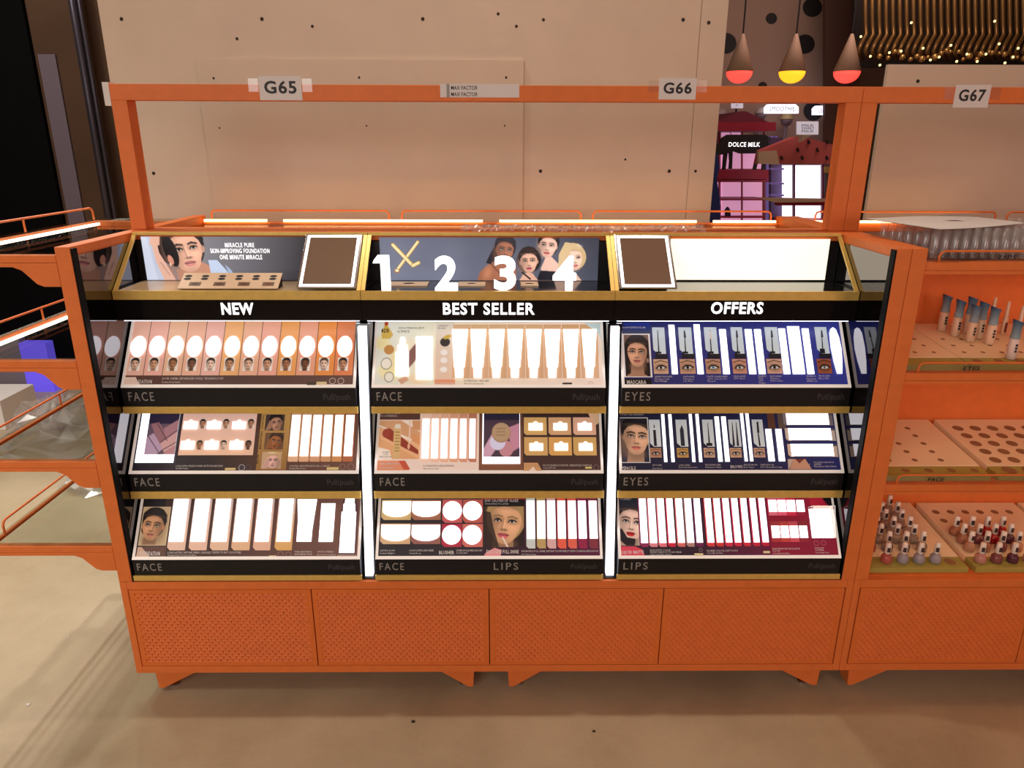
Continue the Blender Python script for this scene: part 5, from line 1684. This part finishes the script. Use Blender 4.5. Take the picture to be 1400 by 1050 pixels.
# ================================================================== LOOSE PLASTIC
def crumple(name, pts_fn, nx, ny, amp, m, label, cat, seed):
    r = np.random.RandomState(seed)
    H = r.rand(ny + 1, nx + 1)
    b = B()
    vs = []
    for j in range(ny + 1):
        for i in range(nx + 1):
            p = np.array(pts_fn(i / nx, j / ny), float)
            vs.append((p[0] + (r.rand() - .5) * amp * .6, p[1] + (r.rand() - .5) * amp * .6, p[2] + H[j, i] * amp))
    b.add(vs, [((j * (nx + 1) + i), (j * (nx + 1) + i + 1), ((j + 1) * (nx + 1) + i + 1), ((j + 1) * (nx + 1) + i)) for j in range(ny) for i in range(nx)])
    return b.obj(name, m, None, label=label, cat=cat)


crumple('bubble_wrap', lambda s_, t_: (-0.075 + 0.665 * s_, 0.286 + 0.060 * t_ + 0.006 * math.sin(9 * s_), 1.2862 + 0.010 * math.sin(3.1 * t_)), 130, 12, 0.009, M_PVC, 'flattened clear bubble wrap lying along the top edge above the middle header', 'plastic wrap', 3)


def bag(cx, cy, sx, sy, sz, seed, label):
    r = np.random.RandomState(seed)
    b = B()
    n, k = 22, 12
    vs = []
    for j in range(k + 1):
        ph = (j / k) * math.pi * 0.5
        for i in range(n):
            th = 2 * math.pi * i / n
            q = 1 + 0.5 * (r.rand() - .5)
            vs.append((cx + sx * math.cos(th) * math.cos(ph) * q, cy + sy * math.sin(th) * math.cos(ph) * q, 0.004 + sz * math.sin(ph) * (0.7 + .6 * r.rand())))
    fs = [(j * n + i, j * n + (i + 1) % n, (j + 1) * n + (i + 1) % n, (j + 1) * n + i) for j in range(k) for i in range(n)]
    b.add(vs, fs)
    return b.obj('plastic_bag', M_PVC, None, label=label, cat='plastic bag')


bag(-2.28, 1.85, 0.30, 0.26, 0.22, 5, 'crumpled clear plastic bag on the floor beside the white carton')
bag(-1.80, 1.42, 0.20, 0.16, 0.10, 9, 'flat crumpled clear plastic bag on the floor nearest the end shelves')
bag(-2.55, 1.35, 0.16, 0.14, 0.05, 12, 'small clear plastic scrap on the floor at the left edge')
ct2 = B().box(-3.25, -2.72, 2.05, 2.35, 0.0, 0.17).obj('white_carton', mat('carton_white', (244, 238, 234), .7), None, bevel=0.003, label='low white carton with upside down lettering on the floor at far left', cat='box')
b = B()
put_text(b, 'V-2  nebo', (-2.75, 2.0490, 0.135), (-1, 0, 0), (0, 0, -1), 0.42, 0.065, 0.015)
b.v = [(x, 2.0492, z) for x, y_, z in b.v]
b.obj('lettering', M_INK, ct2)

# crumbs on the floor
for (px, py, s_, m, lab) in ((39, 964, .007, M_PAPER, 'tiny white paper scrap on the floor at lower left'), (94, 871, .004, M_PAPER, 'white speck on the floor left of the gondola base'), (565, 987, .006, M_HOLE, 'dark crumb on the floor in front of the drawers'), (812, 1000, .005, M_HOLE, 'small dark crumb on the floor right of centre')):
    p = atZ(px, py, 0)
    B().lathe([(s_, 0.0003), (s_ * .9, s_ * .5), (s_ * .3, s_ * .8), (0, s_ * .8)], (p[0], p[1], 0), 6, sy=.7).obj('floor_crumb', m, None, label=lab, cat='crumb')

# ================================================================== FAR LEFT: black partition, dark glass, metal pole
yl = 2.9


def X_(px, py, y_):
    return atY(px, py, y_)[0]


xe = X_(57, 150, yl)
B().box(-5.4, xe, yl, yl + 0.08, 0.0, 3.6).obj('partition_panel', mat('matte_black', (7, 6, 7), .9, spec=.1, noise=.1, nscale=5), None, label='tall matte black partition at the far left', cat='partition')
xg = X_(158, 150, yl)
gp = thing('glass_partition', ((xe + xg) / 2 + .2, yl + .04, 0), 'dark brown glass partition beside the black panel at far left', 'partition')
M_DG = mat('smoked_glass', (84, 62, 48), 0.25, noise=0.15, nscale=2)
B().box(xe + .002, xg + 0.35, yl + .03, yl + .05, 0.0, 3.6).obj('pane', M_DG, gp)
xs = X_(84, 200, yl)
B().box(xs - .05, xs + .05, yl + .015, yl + .0295, 0.6, 2.0).obj('violet_strip', mat('violet_grey', (104, 90, 100), .6), gp)  # plain grey-violet strip in front of the pane
for (px, w_) in ((124, .022), (133, .012)):
    x = X_(px, 150, yl - .06)
    B().tube([(x, yl - .06, 0), (x, yl - .06, 3.6)], w_, 12).obj('metal_post', mat('gunmetal', (74, 68, 78), .35, .6), gp, smooth=True)
vb = B()
xv0, xv1 = X_(36, 520, yl - .2), X_(72, 520, yl - .2)
vb.box(xv0, xv1, yl - .2, yl - .12, 0.0, 0.32)
vb.obj('violet_lightbox', mat('violet_glow', (110, 90, 230), .5, emis=0.7, ecol=(96, 80, 225)), None, label='violet glowing floor light box behind the end shelves', cat='light box')
B().box(xv0 - .34, xv0 - .02, yl - .16, yl - .1, 0.0, 0.34).obj('grey_panel', mat('grey_panel', (140, 130, 140), .6), None, label='low grey panel left of the violet light box', cat='panel')

# ================================================================== FAR RIGHT: dessert themed shop behind
def slab(px_pts, y_, th, name, m, parent=None, **kw):
    P_ = [atY(px, py, y_) for px, py in px_pts]
    ar = sum(P_[i][0] * P_[(i + 1) % len(P_)][2] - P_[(i + 1) % len(P_)][0] * P_[i][2] for i in range(len(P_)))
    if ar < 0:
        P_ = P_[::-1]
    return B().prism([(p[0], p[2]) for p in P_][::-1], 1, y_, y_ + th).obj(name, m, parent, **kw)


def rectpx(x0, x1, y0_, y1_):
    return [(x0, y1_), (x1, y1_), (x1, y0_), (x0, y0_)]


M_DOTW = mat('dotted_white', (176, 146, 128), .6)
M_DOT = mat('dot_black', (24, 20, 22), .6)
yd = 6.2
dp = slab(rectpx(978, 1143, -60, 300), yd, .05, 'dotted_panel', M_DOTW, None, label='pale wall panel with large black dots behind the pendant lamps', cat='wall panel')
for (px, py, r_) in ((1055, 25, 7.5), (1111, 10, 13), (1101, 60, 13), (993, 59, 14), (1043, 118, 6), (1112, 152, 13), (1010, -20, 9)):
    slab([(px + r_ * math.cos(q), py + r_ * math.sin(q)) for q in np.linspace(0, 2 * math.pi, 20, endpoint=False)], yd - .012, .011, 'dot', M_DOT, dp)
slab(rectpx(1128, 1176, -60, 200), yd - .5, .05, 'brown_column', mat('brown_column', (96, 62, 52), .7), None, label='brown column right of the dotted panel', cat='column')

# pendant lamps
yp = 4.2
for (px, nm, cl, ec) in ((1011, 'left', (255, 110, 100), (255, 70, 60)), (1083, 'middle', (255, 210, 90), (255, 176, 30)), (1158, 'right', (255, 110, 100), (255, 74, 66))):
    p = atY(px, 98, yp)
    sc_ = 1 / 988.1 * (np.array([p[0], p[1], p[2]]) - CAM) @ CF
    r_ = 18 * sc_
    L_ = thing('pendant_lamp', (p[0], yp, p[2] - 14 * sc_), 'cone pendant lamp with glowing %s lens, %s of the three' % ('yellow' if nm == 'middle' else 'red', nm), 'lamp', 'pendant lamps')
    B().lathe([(r_, 0), (r_ * .15, 45 * sc_), (r_ * .1, 47 * sc_), (0, 47 * sc_)], (p[0], yp, p[2]), 24).obj('cone_shade', mat('lamp_shade', (196, 164, 142), .6), L_, smooth=True)
    b = B().lathe([(r_ * .97 * math.cos(a), -15 * sc_ * math.sin(a)) for a in np.linspace(0, math.pi / 2, 8)], (p[0], yp, p[2]), 24)
    b.obj('glowing_lens', mat('lens_' + ('yellow' if nm == 'middle' else 'red'), cl, .4, emis=1.5, ecol=ec), L_, smooth=True)
    B().tube([(p[0], yp, p[2] + 46 * sc_), (p[0] - .01, yp, 3.7)], .006, 6).obj('cord', M_DOT, L_)

# left kiosk with maroon roof
M_MAR = mat('maroon_roof', (110, 30, 58), .6)
M_MAR2 = mat('crimson_edge', (150, 24, 52), .6)
M_PINKL = mat('pink_lit_panel', (240, 190, 220), .5, emis=0.55, ecol=(238, 165, 205))
M_WHTL = mat('white_lit_panel', (255, 250, 255), .5, emis=1.5, ecol=(240, 235, 255))
M_RED = mat('red_shelf', (170, 26, 50), .5)
M_LAV = mat('lavender_post', (150, 130, 190), .5, emis=.15, ecol=(120, 110, 220))
yk = 5.0
k1 = thing('sweet_kiosk', (2.1, yk, 0), 'kiosk with maroon pitched roof and glowing pink shelves beyond the top frame', 'kiosk')
slab([(970, 179), (1061, 179), (1061, 172), (1020, 152), (1014, 152), (970, 170)], yk - .1, .9, 'roof', M_MAR, k1)
slab(rectpx(970, 1061, 167, 179), yk - .15, .045, 'roof_edge', M_MAR2, k1)
for (a, c, y0_, y1_) in ((968, 985, 205, 330), (987, 1013, 181, 330), (1015, 1042, 205, 330)):
    slab(rectpx(a, c, y0_, y1_), yk + .5, .03, 'lit_panel', M_PINKL, k1)
for (a, c, y0_, y1_) in ((972, 1052, 232, 245), (972, 1052, 246, 249), (974, 1046, 272, 274)):
    slab(rectpx(a, c, y0_, y1_), yk - .05, .3, 'shelf', M_RED, k1)
for px in (983, 1014, 1044):
    slab(rectpx(px, px + 1.6, 180, 420), yk - .02, .02, 'post', M_RED, k1)
for px in (1048, 1054, 1060):
    slab(rectpx(px, px + 3.2, 186, 420), yk + .1, .03, 'lavender_post', M_LAV, k1)
slab(rectpx(974, 1046, 296, 298), yk - .14, .1, 'shelf', M_RED, k1)
B().box(atY(966, 300, yk)[0], atY(1062, 300, yk)[0], yk - .1, yk + .4, 0, .55).obj('plinth', M_MAR, k1)
cw = thing('cow_sign', (2.0, yk - .3, 1.4), 'black cow shaped sign with white lettering hanging in the pink kiosk', 'sign')
slab([(974, 210), (976, 204), (984, 196), (988, 188), (995, 184), (1046, 184), (1051, 187), (1052, 196), (1046, 208), (1040, 210), (1012, 210), (1004, 207), (990, 211), (980, 212)], yk - .3, .04, 'cow_body', M_DOT, cw)
for pts in ([(997, 208), (1002, 208), (1001, 231), (997, 231), (998, 220)], [(990, 209), (995, 209), (992, 232), (988, 232)], [(1035, 208), (1040, 208), (1034, 232), (1030, 232)], [(1044, 207), (1049, 205), (1047, 232), (1042, 232)]):
    slab(pts, yk - .29, .03, 'cow_leg', M_DOT, cw)
for px in (1003, 1036):
    a_ = atY(px, 185, yk - .28)
    B().tube([(a_[0], yk - .28, a_[2] - .02), (a_[0], yk - .158, atY(px, 180, yk - .158)[2])], .003, 6).obj('hanging_wire', M_DOT, cw)
p, q = atY(996, 200.5, yk - .302), atY(1039.5, 194.5, yk - .302)
b = B()
put_text(b, 'DOLCE MILK', p, (1, 0, 0), (0, 0, 1), q[0] - p[0], q[2] - p[2], .008)
b.obj('lettering', M_LET, cw)

# right kiosk with watermelon roof
M_WM = mat('watermelon_pink', (196, 92, 92), .6)
M_WMR = mat('rind_cream', (206, 176, 150), .6)
k2 = thing('watermelon_kiosk', (2.4, yk - .8, 0), 'kiosk with pink seed dotted watermelon roof and a bright white panel', 'kiosk')
slab([(1036, 224), (1160, 224), (1160, 204), (1100, 187), (1088, 187), (1040, 206)], yk - 1.1, .10, 'roof', M_WM, k2)
slab([(1037, 224), (1066, 225), (1062, 206), (1037, 207)], yk - 1.14, .035, 'rind_corner', M_WMR, k2)
for (px, py) in ((1069, 216), (1097, 216), (1131, 216), (1091, 205), (1118, 205), (1106, 194), (1131, 194)):
    slab([(px + 1.6 * math.cos(a) + .8 * math.sin(a), py + 3 * math.sin(a)) for a in np.linspace(0, 2 * math.pi, 10, endpoint=False)], yk - 1.112, .011, 'seed', M_DOT, k2)
slab(rectpx(1071, 1084.5, 226, 420), yk - .7, .03, 'lit_panel', M_WHTL, k2)
slab(rectpx(1088, 1124, 226, 420), yk - .7, .03, 'lit_panel', M_WHTL, k2)
for px in (1085, 1124):
    slab(rectpx(px, px + 2.4, 224, 420), yk - .8, .03, 'post', mat('plum_post', (110, 40, 80), .5), k2)
slab(rectpx(1062, 1140, 276, 281), yk - 1.0, .05, 'counter_edge', M_RED, k2)
slab([(1034, 270), (1140, 272), (1140, 276), (1060, 277)], yk - 1.05, .04, 'counter_top', M_WMR, k2)
B().box(atY(1066, 300, yk - .75)[0], atY(1150, 300, yk - .75)[0], yk - .95, yk - .62, 0, .95).obj('plinth', M_WM, k2)
for y0_ in (230, 250, 266):
    slab(rectpx(1054, 1072, y0_, y0_ + 2.2), yk - .75, .05, 'side_shelf', M_LAV, k2)
slab(rectpx(1128, 1146, 228, 236), yk - .65, .05, 'yellow_panel', mat('ochre_panel', (150, 116, 50), .6), k2)
slab(rectpx(1128, 1150, 238, 262), yk - .65, .05, 'grey_panel', mat('charcoal_panel', (70, 58, 56), .6), k2)
slab(rectpx(1054, 1070, 188, 320), yk - .62, .05, 'violet_wall', mat('violet_wall', (92, 70, 112), .6), k2)

# lit shop signs
for (x0, x1, y0_, y1_, txt, lab) in ((1047, 1092, 142.5, 155, 'SMOOTHIE', 'white lit sign reading SMOOTHIE'), (1113, 1166, 144.5, 157, 'GELATO STATION', 'white lit sign reading GELATO STATION')):
    s = slab([(x0, y1_), (x1, y1_), (x1, y0_ + 4), (x1 - 4, y0_), (x0 + 4, y0_), (x0, y0_ + 4)], 5.8, .06, 'lit_sign', M_WHTL, None, label=lab, cat='sign', group='lit dessert signs')
    p, q = atY(x0 + 5, y1_ - 3.2, 5.797), atY(x1 - 5, y0_ + 3, 5.797)
    b = B()
    put_text(b, txt, p, (1, 0, 0), (0, 0, 1), q[0] - p[0], q[2] - p[2], .0)
    b.obj('lettering', M_INK, s)
for (x0, x1, y0_, y1_, rows, lab) in ((1090, 1119, 166, 184, 3, 'small white price card on the watermelon roof'), (1000, 1016, 136, 148, 2, 'small white card above the maroon roof')):
    yc = yk - 1.2 if rows == 3 else yk + 1.0
    s = slab(rectpx(x0, x1, y0_, y1_), yc, .02, 'price_card', mat('card_white', (236, 232, 240), .6, emis=.35, ecol=(230, 225, 245)), None, label=lab, cat='card')
    b = B()
    for r_ in range(rows):
        p = atY(x0 + 6, y1_ - 3 - r_ * 4, yc - .002)
        put_text(b, 'SWEET' if r_ % 2 else 'MILK', p, (1, 0, 0), (0, 0, 1), (x1 - x0 - 12) * .0052, .016)
    b.obj('lettering', M_INK, s)
    if rows == 3:
        slab([(1095, 194), (1112, 183.5), (1098, 183.5)], yk - 1.19, .06, 'card_stand', M_WMR, s)
    else:
        a_ = atY((x0 + x1) / 2, y1_, yc)
        B().tube([(a_[0], yc + .03, 0), (a_[0], yc + .03, a_[2] + .03)], .01, 8).obj('pole', M_DOT, s)

# whipped cream cups on the roofs
for (px, py, nm, tc) in ((985, 160, 'leftmost', (190, 176, 180)), (1040, 158, 'second from the left', (196, 182, 176)), (1075, 166, 'third from the left', (206, 176, 120)), (1140, 168, 'rightmost', (176, 130, 124))):
    yc = yk + 1.0
    p = atY(px, py, yc)
    k_ = .0062
    r = thing('sundae_cup', (p[0], yc, p[2] - 6 * k_), 'large decorative dessert cup on the kiosk roofs, %s' % nm, 'decoration', 'dessert cups on the kiosk roofs')
    B().lathe([(6 * k_, -6 * k_), (9 * k_, 0), (9.6 * k_, 3 * k_), (0, 3 * k_)], (p[0], yc, p[2]), 18).obj('cup', mat('cup_grey', (130, 112, 116), .5), r, smooth=True)
    b = B().lathe([(10.5 * k_, 3 * k_), (11 * k_, 5 * k_), (8 * k_, 8 * k_), (8.4 * k_, 9.6 * k_), (4 * k_, 13 * k_), (0, 14 * k_)], (p[0], yc, p[2]), 18)
    b.obj('cream', mat('cream_' + nm.replace(' ', '_'), tc, .5), r, smooth=True)
    B().tube([(p[0], yc, 0), (p[0], yc, p[2] - 5.5 * k_)], .02, 8).obj('pole', mat('cup_grey', (130, 112, 116), .5), r)
b = B()
P_ = [(972, 300), (981, 300), (985, 282), (983, 262), (980, 246), (984, 228), (982, 212), (974, 206), (966, 210)]
P_[0] = (972, 560)
P_[1] = (981, 560)
slab(P_, yk - .7, .06, 'blue_figure_panel', mat('deep_blue', (30, 44, 110), .6), None, label='deep blue wavy edged panel at the left of the pink kiosk', cat='panel')
slab([(993, 295.4), (999, 295.4), (999, 288), (996, 283), (993, 287)], yk - .12, .05, 'perfume_bottle', mat('dark_blue_bottle', (30, 30, 70), .4), None, label='small dark bottle shape on the pink kiosk shelf', cat='bottle')

# bronze tube screen with small lamps
yz = 4.4
M_BRZ = mat('bronze_tube', (132, 98, 54), .38, .6)
M_BULB = mat('warm_bulb', (255, 226, 170), .3, emis=2.2, ecol=(255, 214, 140))
M_GBALL = mat('gold_glass', (190, 150, 90), .12, .7)
sc = thing('tube_screen', (3.6, yz, 2.1), 'hanging screen of bent bronze tubes with small glass lamps', 'light fixture')
slab(rectpx(1168, 1500, -80, 92), yz + .6, .05, 'dark_backing', mat('dark_brown_backing', (34, 24, 18), .7), sc)
for i in range(30):
    x = 1182 + 9.4 * i
    path = [atY(x, -60, yz), atY(x + 1, 30, yz), atY(x + 2, 48, yz), atY(x - 5, 60, yz - .1), atY(x - 9, 70, yz - .15), atY(x - 3, 80, yz - .05)]
    B().tube(path, .016, 8).obj('bent_tube', M_BRZ, sc, smooth=True)
for i in range(26):
    px, py = 1204 + 8.1 * i + rnd.uniform(-3, 3), 76 + rnd.uniform(-7, 7)
    p = atY(px, py, yz - .25)
    r_ = .014 + .012 * rnd.random()
    B().lathe([(r_ * math.sin(a), -r_ * math.cos(a)) for a in np.linspace(0.05, math.pi - .05, 8)], tuple(p), 12).obj('glass_ball', M_GBALL, sc, smooth=True)
for (px, py) in ((1177, 50), (1190, 77), (1203, 89), (1246, 31), (1360, 29), (1216, 72), (1232, 70), (1262, 66), (1284, 78), (1300, 62), (1322, 74), (1348, 74), (1366, 60), (1385, 78), (1392, 66), (1272, 82), (1336, 84), (1308, 84), (1374, 86)):
    p = atY(px, py, yz - .3)
    r_ = .009
    B().lathe([(r_ * math.sin(a), -r_ * math.cos(a)) for a in np.linspace(0.05, math.pi - .05, 6)], tuple(p), 8).obj('lamp_bead', M_BULB, sc, smooth=True)
